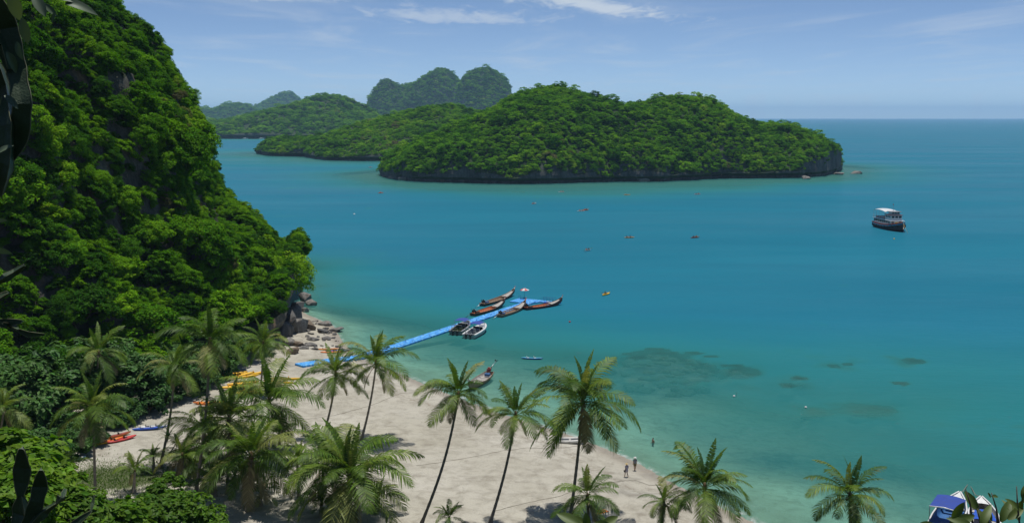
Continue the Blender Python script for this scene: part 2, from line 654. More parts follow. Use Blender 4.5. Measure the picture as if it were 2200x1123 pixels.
seagrass = np.maximum.reduce([px_blob(1690, 968, 110, 22), px_blob(1880, 985, 130, 30), px_blob(2050, 940, 150, 50), px_blob(1400, 800, 115, 45) * 0.9,
                              px_blob(1090, 835, 60, 18) * 0.7, px_blob(900, 690, 60, 16) * 0.5])
algae = np.maximum(algae, seagrass * np.clip(0.6 + 0.9 * rough_n, 0, 1))
reef_tone = np.clip(np.exp(-(dA / 75) ** 2) + np.exp(-dB / 50), 0, 1)


def grid_faces(ni, nj):
    i, j = np.meshgrid(np.arange(ni - 1), np.arange(nj - 1), indexing='ij')
    a = (i * nj + j).ravel()
    return np.stack([a, a + nj, a + nj + 1, a + 1], 1)


def float_attr(me, name, arr):
    at_ = me.attributes.new(name, 'FLOAT', 'POINT')
    at_.data.foreach_set('value', np.asarray(arr, dtype=np.float32).ravel())


# sand / seabed
m, t, out = new_mat('sand')
pos = t.new('ShaderNodeNewGeometry').outputs['Position']
big = t.noise(pos, 0.06, 5, 0.6)
mid = t.noise(pos, 0.55, 6, 0.65, 0.4)
fin = t.noise(pos, 5.0, 5, 0.7)
tracks = t.noise(t.mapping(pos, rot=(0, 0, 0.5), scale=(0.35, 1.2, 1)), 0.8, 5, 0.7, 1.2)
c = t.mix(t.maprange(big, 0.35, 0.65, 0, 1), (0.415, 0.39, 0.315), (0.52, 0.495, 0.42))
c = t.mix(t.maprange(mid, 0.45, 0.7, 0, 0.8), c, (0.27, 0.245, 0.195))
c = t.mix(t.maprange(tracks, 0.55, 0.72, 0, 0.5), c, (0.50, 0.47, 0.41))
c = t.mix(t.maprange(fin, 0.58, 0.75, 0, 0.6), c, (0.24, 0.21, 0.17))
sp = t.new('ShaderNodeSeparateXYZ')
t.link(pos, sp.inputs[0])
wet = t.maprange(t.math('ADD', sp.outputs[2], t.math('MULTIPLY', t.math('SUBTRACT', mid, 0.5), 0.25)), 0.10, 0.42, 1, 0, True)
wet = t.math('MULTIPLY', wet, t.maprange(sp.outputs[2], -0.5, -0.1, 0, 1, True))
wrack = t.noise(t.mapping(pos, scale=(1.2, 1.2, 1)), 1.0, 6, 0.7, 1.0)
line = t.math('MULTIPLY', t.maprange(t.math('ABSOLUTE', t.math('SUBTRACT', t.math('ADD', sp.outputs[2], t.math('MULTIPLY', t.math('SUBTRACT', big, 0.5), 0.5)), 0.72)), 0.0, 0.10, 1, 0), t.maprange(wrack, 0.48, 0.6, 0, 0.55))
c = t.mix(line, c, (0.16, 0.12, 0.075))
c = t.mix(t.math('MULTIPLY', wet, 0.62), c, (0.27, 0.225, 0.165))
a_al = t.new('ShaderNodeAttribute', attribute_name='algae').outputs['Fac']
a_re = t.new('ShaderNodeAttribute', attribute_name='reef').outputs['Fac']
a_lw = t.new('ShaderNodeAttribute', attribute_name='lawn').outputs['Fac']
c = t.mix(t.math('MULTIPLY', a_al, t.maprange(mid, 0.3, 0.6, 0.55, 1.0)), c, (0.040, 0.064, 0.092))
c = t.mix(t.math('MULTIPLY', a_re, 0.85), c, (0.085, 0.105, 0.05))
c = t.mix(t.maprange(t.math('ADD', a_lw, t.math('MULTIPLY', t.math('SUBTRACT', mid, 0.5), 0.8)), 0.35, 0.6, 0, 0.9, True), c, (0.075, 0.10, 0.03))
p = t.new('ShaderNodeBsdfPrincipled')
t.link(c, p.inputs['Base Color'])
t.set(p.inputs['Roughness'], t.maprange(wet, 0, 1, 0.95, 0.45))
p.inputs['Specular IOR Level'].default_value = 0.25
hh = t.math('ADD', t.math('MULTIPLY', mid, 1.0), t.math('MULTIPLY', fin, 0.30))
t.link(t.bump(hh, 0.9, 0.5), p.inputs['Normal'])
t.link(p.outputs[0], out.inputs[0])
M_sand = m

lw_c = at(235, 1035, 1.8)
lawn = np.exp(-(((XX - lw_c.x) / 7.5) ** 2 + ((YY - lw_c.y) / 4.5) ** 2)) + 0.8 * np.exp(-(((XX - at(395, 975, 2).x) / 5) ** 2 + ((YY - at(395, 975, 2).y) / 2.5) ** 2))
lawn = lawn + 0.9 * np.exp(-(((XX - at(450, 985, 2).x) / 4) ** 2 + ((YY - at(450, 985, 2).y) / 1.5) ** 2))
me = np_mesh('sand_ground', np.stack([XX, YY, ZZ], -1).reshape(-1, 3), grid_faces(len(GX), len(GY)), M_sand, True)
float_attr(me, 'algae', algae)
float_attr(me, 'reef', reef_tone)
float_attr(me, 'lawn', lawn)
tag(link('sand_ground', me), 'pale sand beach running down into the shallow sea bed', kind='structure')


def ground_z(x, y):
    i = int(np.clip(np.searchsorted(GX, x) - 1, 0, len(GX) - 2))
    j = int(np.clip(np.searchsorted(GY, y) - 1, 0, len(GY) - 2))
    fx = (x - GX[i]) / (GX[i + 1] - GX[i])
    fy = (y - GY[j]) / (GY[j + 1] - GY[j])
    return float((ZZ[i, j] * (1 - fx) + ZZ[i + 1, j] * fx) * (1 - fy) + (ZZ[i, j + 1] * (1 - fx) + ZZ[i + 1, j + 1] * fx) * fy)


def on_ground(u, v):
    """the spot of ground (sand or water surface) seen at a pixel"""
    z = 1.0
    for _ in range(12):
        q = at(u, v, z)
        z = max(0.0, ground_z(q.x, q.y))
    return at(u, v, z)


# water
m, t, out = new_mat('sea_water')
pos = t.new('ShaderNodeNewGeometry').outputs['Position']
dep = t.new('ShaderNodeAttribute', attribute_name='depth').outputs['Fac']
opac = t.math('SUBTRACT', 1.0, t.math('EXPONENT', t.math('MULTIPLY', dep, -0.62)))
body = t.ramp(t.math('DIVIDE', dep, 12.0), [(0.0, (0.110, 0.270, 0.220)), (0.06, (0.048, 0.225, 0.205)), (0.15, (0.030, 0.192, 0.182)),
                                            (0.32, (0.022, 0.184, 0.200)), (0.6, (0.016, 0.170, 0.222)), (1.0, (0.014, 0.160, 0.234))])
cur = t.noise(t.mapping(pos, rot=(0, 0, 0.15), scale=(0.006, 0.022, 1)), 1.0, 5, 0.6, 0.6)
body = t.mix(1.0, body, t.ramp(cur, [(0.3, (0.82, 0.90, 0.93)), (0.7, (1.12, 1.06, 1.05))]), 'MULTIPLY')
dif = t.new('ShaderNodeBsdfDiffuse')
t.link(body, dif.inputs[0])
trn = t.new('ShaderNodeBsdfTransparent')
trn.inputs[0].default_value = (0.66, 0.97, 0.92, 1)
mx = t.new('ShaderNodeMixShader')
t.link(opac, mx.inputs[0])
t.link(trn.outputs[0], mx.inputs[1])
t.link(dif.outputs[0], mx.inputs[2])
r1 = t.noise(t.mapping(pos, rot=(0, 0, 0.3), scale=(0.5, 1.1, 1)), 1.0, 4, 0.6, 0.3)
r2 = t.noise(t.mapping(pos, rot=(0, 0, -0.2), scale=(0.05, 0.14, 1)), 1.0, 3, 0.6)
nb = t.bump(t.math('ADD', t.math('MULTIPLY', r1, 0.42), t.math('MULTIPLY', r2, 1.2)), 0.9, 0.6)
t.link(nb, dif.inputs['Normal'])
gl = t.new('ShaderNodeBsdfGlossy')
gl.inputs['Roughness'].default_value = 0.21
t.link(nb, gl.inputs['Normal'])
fr = t.new('ShaderNodeFresnel')
fr.inputs[0].default_value = 1.333
wind = t.noise(t.mapping(pos, rot=(0, 0, 0.12), scale=(0.0035, 0.016, 1)), 1.0, 5, 0.65, 0.5)
mx2 = t.new('ShaderNodeMixShader')
t.link(t.math('MULTIPLY', fr.outputs[0], t.maprange(wind, 0.35, 0.68, 0.12, 0.32)), mx2.inputs[0])
t.link(mx.outputs[0], mx2.inputs[1])
t.link(gl.outputs[0], mx2.inputs[2])
fo = t.math('MULTIPLY', t.maprange(dep, 0.0, 0.012, 0, 1), t.maprange(dep, 0.035, 0.075, 1, 0))
fo = t.math('MULTIPLY', fo, t.maprange(t.noise(pos, 0.35, 5, 0.7, 0.8), 0.46, 0.62, 0, 0.45))
fd = t.new('ShaderNodeBsdfDiffuse')
fd.inputs[0].default_value = (0.72, 0.74, 0.72, 1)
mx3 = t.new('ShaderNodeMixShader')
t.link(fo, mx3.inputs[0])
t.link(mx2.outputs[0], mx3.inputs[1])
t.link(fd.outputs[0], mx3.inputs[2])
t.link(mx3.outputs[0], out.inputs[0])
M_water = m
# the sheet covers only the cells that touch water
fcs = grid_faces(len(GX), len(GY))
wet_v = (~land) | (d_shore < 4)
keep = wet_v.ravel()[fcs].any(1)
fcs = fcs[keep]
used = np.unique(fcs)
remap = np.zeros(XX.size, int)
remap[used] = np.arange(len(used))
vv = np.stack([XX, YY, np.zeros_like(XX)], -1).reshape(-1, 3)[used]
me = np_mesh('sea', vv, remap[fcs], M_water, True)
float_attr(me, 'depth', np.where(land, 0, water_depth).ravel()[used])
tag(link('sea', me), 'turquoise sea of the bay reaching out to the horizon', kind='structure')

# coral heads
M_coral = simple('coral', (0.115, 0.13, 0.115), 0.9, 0.6, 1.2, bump=0.6, spec=0.1)


def lump(rng, n=14, m=7, rough=0.35, seed=0):
    """unit irregular dome"""
    rows = []
    for i in range(m + 1):
        a = math.pi * i / m
        row = []
        for k in range(n):
            b = 2 * math.pi * k / n
            d = Vector((math.sin(a) * math.cos(b), math.sin(a) * math.sin(b), math.cos(a)))
            r = 1 + rough * float(fbm(d.x * 1.6 + seed * 3.1, d.y * 1.6, d.z * 1.6 + seed, 3))
            row.append(d * r)
        rows.append(row)
    return rows


coral_bits = MB()
LONE_LB = ['large coral head under water, farthest right and highest of the lone ones', 'small bright coral head just below the farthest right one', 'coral head right of the dark patch, upper of a close pair',
           'coral head right of the dark patch, lower of a close pair', 'coral head under water beneath the plain white buoy', 'leftmost coral head of the low cluster at right',
           'middle coral head of the low cluster at right', 'rightmost coral head of the low cluster at right', 'left one of two faint coral heads above the clusters',
           'right one of two faint coral heads above the clusters', 'upper coral head just off the right edge of the dark patch', 'lower coral head just off the right edge of the dark patch']
for i, (cx, cy, r, top, kd) in enumerate(corals):
    bot = ground_z(cx, cy) - 0.3
    hgt = (top - bot) / 2
    rows = [[Vector((cx + p.x * r, cy + p.y * r * 0.8, bot + hgt + p.z * hgt)) for p in row] for row in lump(rng, 12, 6, 0.45, i)]
    if kd == 'patch':
        coral_bits.grid(rows, close=True)
    else:
        b = MB().grid([[p - Vector((cx, cy, bot)) for p in row] for row in rows], close=True)
        o = b.build('coral_head', M_coral, loc=(cx, cy, bot))
        tag(o, LONE_LB.pop(0), 'coral', 'lone coral heads under water')
o = coral_bits.build('coral_patch', M_coral)
tag(o, 'dark patch of coral heads under the water right of the tall palm', 'coral', kind='stuff')

# ------------------------------------------------------------------ islands


def resample(poly, step, closed=True):
    pts = [np.array(p, float) for p in poly]
    if closed:
        pts.append(pts[0])
    res = []
    for a, b in zip(pts[:-1], pts[1:]):
        n = max(1, int(round(np.linalg.norm(b - a) / step)))
        for i in range(n):
            res.append(a + (b - a) * i / n)
    res = np.array(res)
    for _ in range(2):
        res = 0.25 * np.roll(res, 1, 0) + 0.5 * res + 0.25 * np.roll(res, -1, 0)
    return res


def make_island(name, label, outline, crest, step, cliff_fn, mat, noise_amp, noise_len, rings=30, expo=0.62, notch=1.0):
    """closed shoreline lofted up a sea cliff and over a wooded slope to its crest line"""
    P = resample(outline, step)
    n = len(P)
    C = np.array(crest, float)
    dense = []
    for a, b in zip(C[:-1], C[1:]):
        for k in range(12):
            dense.append(a + (b - a) * k / 12)
    dense.append(C[-1])
    dense = np.array(dense)
    near = np.argmin((P[:, None, 0] - dense[None, :, 0]) ** 2 + 0.15 * (P[:, None, 1] - dense[None, :, 1]) ** 2, 1)
    T = dense[near]
    for _ in range(6 if notch < 2.5 else 2):
        T = 0.25 * np.roll(T, 1, 0) + 0.5 * T + 0.25 * np.roll(T, -1, 0)
    inw = T[:, :2] - P
    L = np.linalg.norm(inw, axis=1, keepdims=True) + 1e-6
    inw = inw / L
    ch = np.array([cliff_fn(p[0], p[1]) for p in P])
    s = np.arange(n)
    R = []
    prof = [(4.5, -6.0, 0), (4.0, 0.3, 0), (3.2, 1.8, 0), (1.4, 2.7, 0), (0.2, 3.6, 0), (0.0, 0.30, 1), (0.2, 0.5, 1), (0.5, 0.75, 1), (1.4, 1.0, 1)]
    for ins, z, rel in prof:
        ins_ = ins * notch
        zz = np.where(ch > 0, (3.6 * notch + (ch - 3.6 * notch) * z) if rel else z * notch if z > 0 else z, 0)
        jag = 2.2 * notch * fbm(P[:, 0] / 8, P[:, 1] / 8, zz / 14, 3) + 1.6 * notch * vnoise(P[:, 0] / 24, P[:, 1] / 24, 3.0)
        q = P + inw * (ins_ + jag)[:, None]
        R.append(np.column_stack([q, zz]))
    z0 = ch
    for k in range(1, rings + 1):
        tt = k / rings
        q = P + inw * (1.4 * notch) + (T[:, :2] - P - inw * (1.4 * notch)) * tt
        g = math.sin(tt * math.pi / 2) ** expo if expo < 1 else math.sin(tt * math.pi / 2) ** expo
        zz = z0 + (T[:, 2] - z0) * g
        fade = math.sin(math.pi * min(1, tt * 1.0)) ** 0.5
        zz = zz + noise_amp * fade * fbm(q[:, 0] / noise_len, q[:, 1] / noise_len, 2.0, 4)
        R.append(np.column_stack([q, np.maximum(zz, 1.0)]))
    V = np.array(R)                                   # rings, n, 3
    nr = len(V)
    i, j = np.meshgrid(np.arange(nr - 1), np.arange(n), indexing='ij')
    a = (i * n + j).ravel()
    b = (i * n + (j + 1) % n).ravel()
    F = np.stack([a, b, b + n, a + n], 1)
    me = np_mesh(name, V.reshape(-1, 3), F, mat, False)
    o = link(name, me)
    tag(o, label, kind='structure')
    return V[len(prof) - 1:], F, V


def sample(V, n, rs, closed=True):
    """random points with normals on a lofted grid (rings, n, 3)"""
    if closed:
        V = np.concatenate([V, V[:, :1]], 1)
    a, b, c, d = V[:-1, :-1], V[:-1, 1:], V[1:, 1:], V[1:, :-1]
    N = np.cross(b - d, c - a)
    N2 = np.cross(c - a, d - b)
    area = np.linalg.norm(N2, axis=-1)
    w_ = area.ravel() / area.sum()
    idx = rs.choice(len(w_), n, p=w_)
    u, v = rs.rand(n)[:, None], rs.rand(n)[:, None]
    A, B, Cc, D = [q.reshape(-1, 3)[idx] for q in (a, b, c, d)]
    pts = A * (1 - u) * (1 - v) + B * u * (1 - v) + Cc * u * v + D * (1 - u) * v
    nn = (N2 / (area[..., None] + 1e-9)).reshape(-1, 3)[idx]
    nn = np.where(nn[:, 2:3] < 0, -nn, nn)
    return pts, nn


def thin(pts, r):
    """keep points at least r apart (r per point)"""
    cell = float(np.max(r))
    H = {}
    keep = []
    for i, p in enumerate(pts):
        k = (int(p[0] // cell), int(p[1] // cell), int(p[2] // cell))
        ok = True
        for dx in (-1, 0, 1):
            for dy in (-1, 0, 1):
                for dz in (-1, 0, 1):
                    for j in H.get((k[0] + dx, k[1] + dy, k[2] + dz), ()):
                        if (pts[j, 0] - p[0]) ** 2 + (pts[j, 1] - p[1]) ** 2 + (pts[j, 2] - p[2]) ** 2 < r[i] * r[i]:
                            ok = False
                            break
                    if not ok:
                        break
                if not ok:
                    break
            if not ok:
                break
        if ok:
            H.setdefault(k, []).append(i)
            keep.append(i)
    return np.array(keep)


def crest_from(px, ydist, tree=4.0):
    """ridge line in the world: each ridge pixel at its own distance"""
    res = []
    for (u, v), y in zip(px, ydist):
        p = aty(u, v, y)
        res.append((p.x, p.y, p.z - tree))
    return res


# island A: the wooded island across the bay
A_CREST_PX = [(862, 338), (890, 300), (930, 276), (1000, 250), (1050, 226), (1100, 196), (1150, 182), (1190, 172), (1250, 188), (1300, 206), (1350, 216),
              (1400, 202), (1480, 201), (1540, 212), (1600, 242), (1640, 253), (1690, 256), (1740, 272), (1785, 292)]
A_CREST = crest_from(A_CREST_PX, [715, 735, 760, 775, 785, 790, 795, 800, 800, 800, 805, 810, 815, 818, 820, 822, 824, 826, 828], 7.0)


def cliffA(x, y):
    if y > 840:
        return 4.0
    xs = [-95, -85, -60, -30, 0, 40, 60, 90, 110, 140, 170, 190, 215, 235, 260, 280]
    cs = [2.5, 3.5, 5, 9, 5, 8, 4, 8, 4, 2.6, 2.6, 3.5, 9, 15, 19, 19]
    return float(np.interp(x, xs, cs)) + 3.0 * float(vnoise(x / 11, y / 11, 4.0))


A_surf, _, A_all = make_island('island', 'steep wooded island with low dark cliffs across the bay', A_OUT, A_CREST, 3.0, cliffA, M_island, 5.5, 38, 30, 0.72)
# island B: lower wooded point left of it
B_CREST_PX = [(570, 292), (600, 283), (640, 284), (675, 292), (700, 286), (760, 264), (850, 238), (910, 220), (960, 214), (1010, 228), (1060, 235)]
B_CREST = crest_from(B_CREST_PX, [1225, 1230, 1230, 1180, 1180, 1190, 1200, 1210, 1220, 1230, 1240], 7.0)
B_surf, _, B_all = make_island('island', 'lower wooded point of land left behind the big island', B_OUT, B_CREST, 5.0, lambda x, y: 4.5 + 2.5 * float(vnoise(x / 20, y / 20, 1)), M_island, 5.0, 45, 26, 0.8)
# island C
C_CREST_PX = [(432, 262), (480, 254), (560, 240), (620, 228), (660, 212), (710, 194), (760, 210), (782, 218), (800, 240), (860, 262)]
C_CREST = crest_from(C_CREST_PX, [2500, 2500, 2520, 2550, 2560, 2570, 2570, 2570, 2560, 2550], 8.0)
C_surf, _, C_all = make_island('island', 'long wooded island in the middle distance beyond the channel', C_OUT, C_CREST, 14.0, lambda x, y: 9 + 4 * float(vnoise(x / 50, y / 50, 2)), M_island, 12, 110, 24, 0.9, notch=2.0)


def far_island(name, label, px, y, depth_, expo, cliff, namp, nlen, step):
    cr = crest_from(px, [y + depth_ * 0.5] * len(px), 8.0)
    x0, x1 = cr[0][0], cr[-1][0]
    outl = []
    N = 14
    for i in range(N + 1):
        outl.append((x0 - 15 + (x1 - x0 + 30) * i / N, y + depth_ * 0.5 - depth_ * 0.5 * math.sin(math.pi * (0.08 + 0.84 * i / N)) ** 0.6))
    for i in range(N, -1, -1):
        outl.append((x0 - 15 + (x1 - x0 + 30) * i / N, y + depth_ * 0.5 + depth_ * 0.5 * math.sin(math.pi * (0.08 + 0.84 * i / N)) ** 0.6))
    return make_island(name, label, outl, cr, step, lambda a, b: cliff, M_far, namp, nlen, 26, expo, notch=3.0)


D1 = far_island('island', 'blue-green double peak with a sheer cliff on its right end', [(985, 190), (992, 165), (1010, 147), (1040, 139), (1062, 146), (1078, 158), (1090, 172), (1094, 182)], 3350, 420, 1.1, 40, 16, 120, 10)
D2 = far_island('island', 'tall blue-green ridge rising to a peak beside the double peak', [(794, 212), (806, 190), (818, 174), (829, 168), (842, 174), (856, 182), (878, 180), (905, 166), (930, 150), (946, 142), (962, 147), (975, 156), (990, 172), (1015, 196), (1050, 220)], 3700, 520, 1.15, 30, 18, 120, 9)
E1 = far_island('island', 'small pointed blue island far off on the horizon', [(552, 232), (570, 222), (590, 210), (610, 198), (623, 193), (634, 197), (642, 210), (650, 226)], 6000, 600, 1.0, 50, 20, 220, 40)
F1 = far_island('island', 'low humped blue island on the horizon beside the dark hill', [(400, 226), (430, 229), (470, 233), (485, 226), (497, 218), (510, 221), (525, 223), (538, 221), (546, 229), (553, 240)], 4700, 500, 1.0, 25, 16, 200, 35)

# ------------------------------------------------------------------ the steep hill on the left
HB_Y = [60, 85, 100, 118, 132, 140, 150, 163, 175, 187, 200, 215, 232, 245, 255, 265, 285, 320]
HB_X = [-100, -96, -88, -78, -71, -66, -60, -54.5, -48, -43.5, -46, -49.5, -52, -54, -55, -57, -64, -80]
RIDGE_PX = [(652, 535), (640, 512), (610, 482), (570, 452), (535, 430), (510, 408), (490, 372), (470, 315), (452, 262), (430, 225), (405, 180), (370, 140), (340, 100), (310, 68), (275, 30), (240, 0), (200, -18), (120, -40), (0, -60), (-300, -60)]
rd, rz = [], []
for u, v in RIDGE_PX:
    p = aty(u, v, 260)
    p = aty(u - float(np.interp(v, [-60, 60, 250, 540], [-6, 0, 20, 38])), v, 260)
    rd.append(-55.5 - p.x)
    rz.append(p.z - 2.5)
rd, rz = np.array(rd), np.array(rz)


def hill_z(d):
    return np.interp(d, rd, rz)


ys = np.arange(62, 330, 1.3)
ds = np.concatenate([[2.2, 2.4, 1.6, 0.0, -1.3, -1.9, -1.6, -0.6], np.linspace(1.2, 60, 52), np.linspace(62, 150, 24)])
zsb = np.array([-2.0, 1.5, 3.6, 5.2, 7.4, 9.4, 11.4, 12.6])
S, Dm = np.meshgrid(ys, ds, indexing='ij')
xb = np.interp(S, HB_Y, HB_X)
Zh = np.where(np.arange(len(ds))[None, :] < 8, np.concatenate([zsb, np.zeros(len(ds) - 8)])[None, :], hill_z(Dm))
# behind the headland the hill drops back to the sea; towards the beach its foot is lower and softer
E = np.interp(S, [55, 110, 150, 262, 275, 300, 330], [0.80, 0.95, 1.0, 1.0, 0.93, 0.5, 0.0])
Zh = Zh * E
soft = np.clip((205 - S) / 30, 0, 1)
Zh = np.where((np.arange(len(ds))[None, :] < 8) & (S < 205), Zh * (1 - 0.55 * soft), Zh)
nz = fbm(S / 22, Dm / 22, 1.0, 4)
nz2 = fbm(S / 7, Dm / 7, 4.0, 3)
gull = vnoise(S / 11.0, Dm / 40.0, 8.0)
amp = np.clip(Dm / 8, 0.0, 1) * np.clip((262 - S) / 18 + 0.15, 0.15, 1)
Xh = xb - Dm + (2.2 * nz + 1.0 * nz2 + 3.6 * gull) * (0.25 + amp * 0.9)
Yh = S + 1.5 * fbm(S / 13, Dm / 13, 11.0, 3)
Zh = Zh + (2.6 * nz + 1.0 * nz2) * amp
HILL = np.stack([Xh, Yh, Zh], -1)
me = np_mesh('steep_hill', HILL.reshape(-1, 3), grid_faces(*Xh.shape), M_hill, False)
tag(link('steep_hill', me), 'steep limestone hill under thick jungle on the left', kind='structure')

# the slope the camera stands on
hx = np.arange(-170, 171, 4.0)
hy = np.concatenate([np.arange(-60, 30, 2.0), np.arange(30, 112, 3.0)])
HX, HY = np.meshgrid(hx, hy, indexing='ij')


def slope_base(y):
    return np.interp(y, [-60, -20, 0, 4, 8, 15, 40, 70, 90, 98, 108], [60, 50, 42.1, 39.6, 37.2, 33, 19.5, 9, 3.0, 1.4, -1.5])


HZ = slope_base(HY) + 0.6 * fbm(HX / 9, HY / 9, 0, 3) * np.clip((100 - HY) / 20, 0, 1) * np.clip((np.hypot(HX, HY)) / 12, 0.1, 1)
fade_r = np.clip((HX - 35) / 50, 0, 1)
HZ = np.where(HY > 20, HZ - fade_r * np.clip((HY - 20) / 30, 0, 1) * 8, HZ)
me = np_mesh('camera_hillside', np.stack([HX, HY, HZ], -1).reshape(-1, 3), grid_faces(*HX.shape), M_hill, True)
tag(link('camera_hillside', me), 'wooded hillside falling away below the lookout', kind='structure')


def slope_z(x, y):
    return float(slope_base(y)) - (np.clip((x - 35) / 50, 0, 1) * np.clip((y - 20) / 30, 0, 1) * 8 if y > 20 else 0)
# ------------------------------------------------------------------ trees


def leaf_quads(P, N, L, rs, width=0.55, fold=0.0):
    """a diamond leaf blade at each point, facing N, random heading"""
    n = len(P)
    N = N / (np.linalg.norm(N, axis=1, keepdims=True) + 1e-9)
    r = rs.normal(size=(n, 3))
    T = r - N * np.sum(r * N, 1, keepdims=True)
    T /= np.linalg.norm(T, axis=1, keepdims=True) + 1e-9
    B = np.cross(N, T)
    L = L[:, None]
    W = L * width * 0.5
    a = P - T * L * 0.5
    b = P - T * L * 0.05 + B * W
    c = P + T * L * 0.5 - N * L * 0.12
    d = P - T * L * 0.05 - B * W
    V = np.stack([a, b, c, d], 1).reshape(-1, 3)
    F = np.arange(4 * n).reshape(-1, 4)
    return V, F


def crown_arrays(seed, R, flat, nclump, nleaf, leaf, zc, spread=0.75, droop=0.0):
    """leaf clumps around a centre at height zc: uneven dome with gaps"""
    rs = np.random.RandomState(seed)
    Ps, Ns, Ls = [], [], []
    lob = rs.normal(size=(5, 3))
    for k in range(nclump):
        ct = rs.uniform(-0.35, 1.0)
        ph = rs.uniform(0, 2 * math.pi)
        st = math.sqrt(max(0, 1 - ct * ct))
        d = np.array([st * math.cos(ph), st * math.sin(ph), ct])
        lobe = 1 + 0.28 * np.max(lob @ d) / 1.5 - 0.12
        c = d * R * rs.uniform(0.55, 1.0) * lobe * np.array([1, 1, flat])
        rc = R * rs.uniform(0.20, 0.36)
        m = int(nleaf * rs.uniform(0.6, 1.3))
        q = rs.normal(size=(m, 3))
        q /= np.linalg.norm(q, axis=1, keepdims=True)
        q[:, 2] = np.where(q[:, 2] < -0.25, -q[:, 2] * 0.6, q[:, 2])
        rr = rs.uniform(0.45, 1.05, size=(m, 1)) ** 0.5
        Ps.append(c + q * rr * rc * np.array([1.15, 1.15, 0.75]))
        Ns.append(q * 0.7 + np.array([0, 0, 0.75]) + rs.normal(size=(m, 3)) * 0.38 + d * 0.25)
        Ls.append(leaf * rs.uniform(0.65, 1.3, m))
    P = np.concatenate(Ps)
    P[:, 2] += zc
    return leaf_quads(P, np.concatenate(Ns), np.concatenate(Ls), rs, 0.6)


def trunk_mesh(name, seed, h, r, limbs=5, spread=1.6):
    rg = random.Random(seed)
    b = MB()
    top = Vector((rg.uniform(-.3, .3), rg.uniform(-.3, .3), h))
    b.tube([(0, 0, -1.5), (0, 0, 0), top * 0.5 + Vector((rg.uniform(-.15, .15), 0, 0)), top], [r * 1.5, r * 1.2, r, r * 0.7], 7)
    for i in range(limbs):
        a = 2 * math.pi * i / limbs + rg.uniform(-.4, .4)
        e = top + Vector((math.cos(a) * spread, math.sin(a) * spread, rg.uniform(0.5, 1.3) * spread * 0.6))
        b.tube([top * rg.uniform(0.7, 0.98), (top + e) / 2 + Vector((0, 0, 0.15)), e], [r * 0.5, r * 0.35, r * 0.12], 5)
    return b.mesh(name, M_bark)


class TreeKind:
    """a few crowns and trunks shared by every tree of the kind"""
    def __init__(self, n, seed, R, flat, nclump, nleaf, leaf, zc, mat, trunk_h, trunk_r):
        self.crowns, self.trunks, self.proto = [], [], []
        self.zc = zc
        for i in range(n):
            rg = random.Random(seed + i)
            V, F = crown_arrays(seed + i, R * rg.uniform(0.9, 1.1), flat * rg.uniform(0.8, 1.2), int(nclump * rg.uniform(0.75, 1.15)), nleaf, leaf * rg.uniform(0.75, 1.3), zc)
            self.crowns.append(np_mesh('crown', V, F, mat))
        for i in range(2):
            self.trunks.append(trunk_mesh('trunk', seed + 50 + i, trunk_h, trunk_r))

    def plant(self, i, name, loc, s, rz, tilt, label, cat, group):
        root = empty(name, loc, 0, label, cat, group)
        root.rotation_euler = (tilt[0], tilt[1], rz)
        root.scale = (s, s, s)
        link('trunk', self.trunks[i % 2], root)
        c = link('crown', self.crowns[i % len(self.crowns)], root)
        if len(self.proto) < len(self.crowns):
            self.proto.append(c)
        return root


def scatter(name, label, cat, pts, scales, rots, pick, protos):
    """one stuff object: crowns instanced on a cloud of points"""
    me = bpy.data.meshes.new(name)
    me.vertices.add(len(pts))
    me.vertices.foreach_set('co', np.asarray(pts, dtype=np.float32).ravel())
    a = me.attributes.new('i_scale', 'FLOAT_VECTOR', 'POINT')
    sc = np.asarray(scales, dtype=np.float32)
    if sc.ndim == 1:
        sc = np.repeat(sc[:, None], 3, 1)
    a.data.foreach_set('vector', sc.ravel())
    a = me.attributes.new('i_rot', 'FLOAT_VECTOR', 'POINT')
    a.data.foreach_set('vector', np.asarray(rots, dtype=np.float32).ravel())
    a = me.attributes.new('i_pick', 'INT', 'POINT')
    a.data.foreach_set('value', np.asarray(pick, dtype=np.int32))
    me.update()
    o = link(name, me)
    tag(o, label, cat, kind='stuff')
    ng = bpy.data.node_groups.new(name, 'GeometryNodeTree')
    ng.interface.new_socket('Geometry', in_out='INPUT', socket_type='NodeSocketGeometry')
    ng.interface.new_socket('Geometry', in_out='OUTPUT', socket_type='NodeSocketGeometry')
    nd, ln = ng.nodes, ng.links
    gi, go = nd.new('NodeGroupInput'), nd.new('NodeGroupOutput')
    jn = nd.new('GeometryNodeJoinGeometry')
    infos = []
    for p in protos:
        oi = nd.new('GeometryNodeObjectInfo')
        oi.transform_space = 'ORIGINAL'
        oi.inputs['Object'].default_value = p
        oi.inputs['As Instance'].default_value = True
        infos.append(oi)
    for oi in reversed(infos):
        ln.new(oi.outputs['Geometry'], jn.inputs[0])
    iop = nd.new('GeometryNodeInstanceOnPoints')

    def attr(nm, typ):
        q = nd.new('GeometryNodeInputNamedAttribute')
        q.data_type = typ
        q.inputs['Name'].default_value = nm
        return q.outputs['Attribute']
    e2r = nd.new('FunctionNodeEulerToRotation')
    ln.new(attr('i_rot', 'FLOAT_VECTOR'), e2r.inputs[0])
    ln.new(gi.outputs[0], iop.inputs['Points'])
    ln.new(jn.outputs[0], iop.inputs['Instance'])
    iop.inputs['Pick Instance'].default_value = True
    ln.new(attr('i_pick', 'INT'), iop.inputs['Instance Index'])
    ln.new(e2r.outputs[0], iop.inputs['Rotation'])
    ln.new(attr('i_scale', 'FLOAT_VECTOR'), iop.inputs['Scale'])
    ln.new(iop.outputs[0], go.inputs[0])
    md = o.modifiers.new('scatter', 'NODES')
    md.node_group = ng
    return o


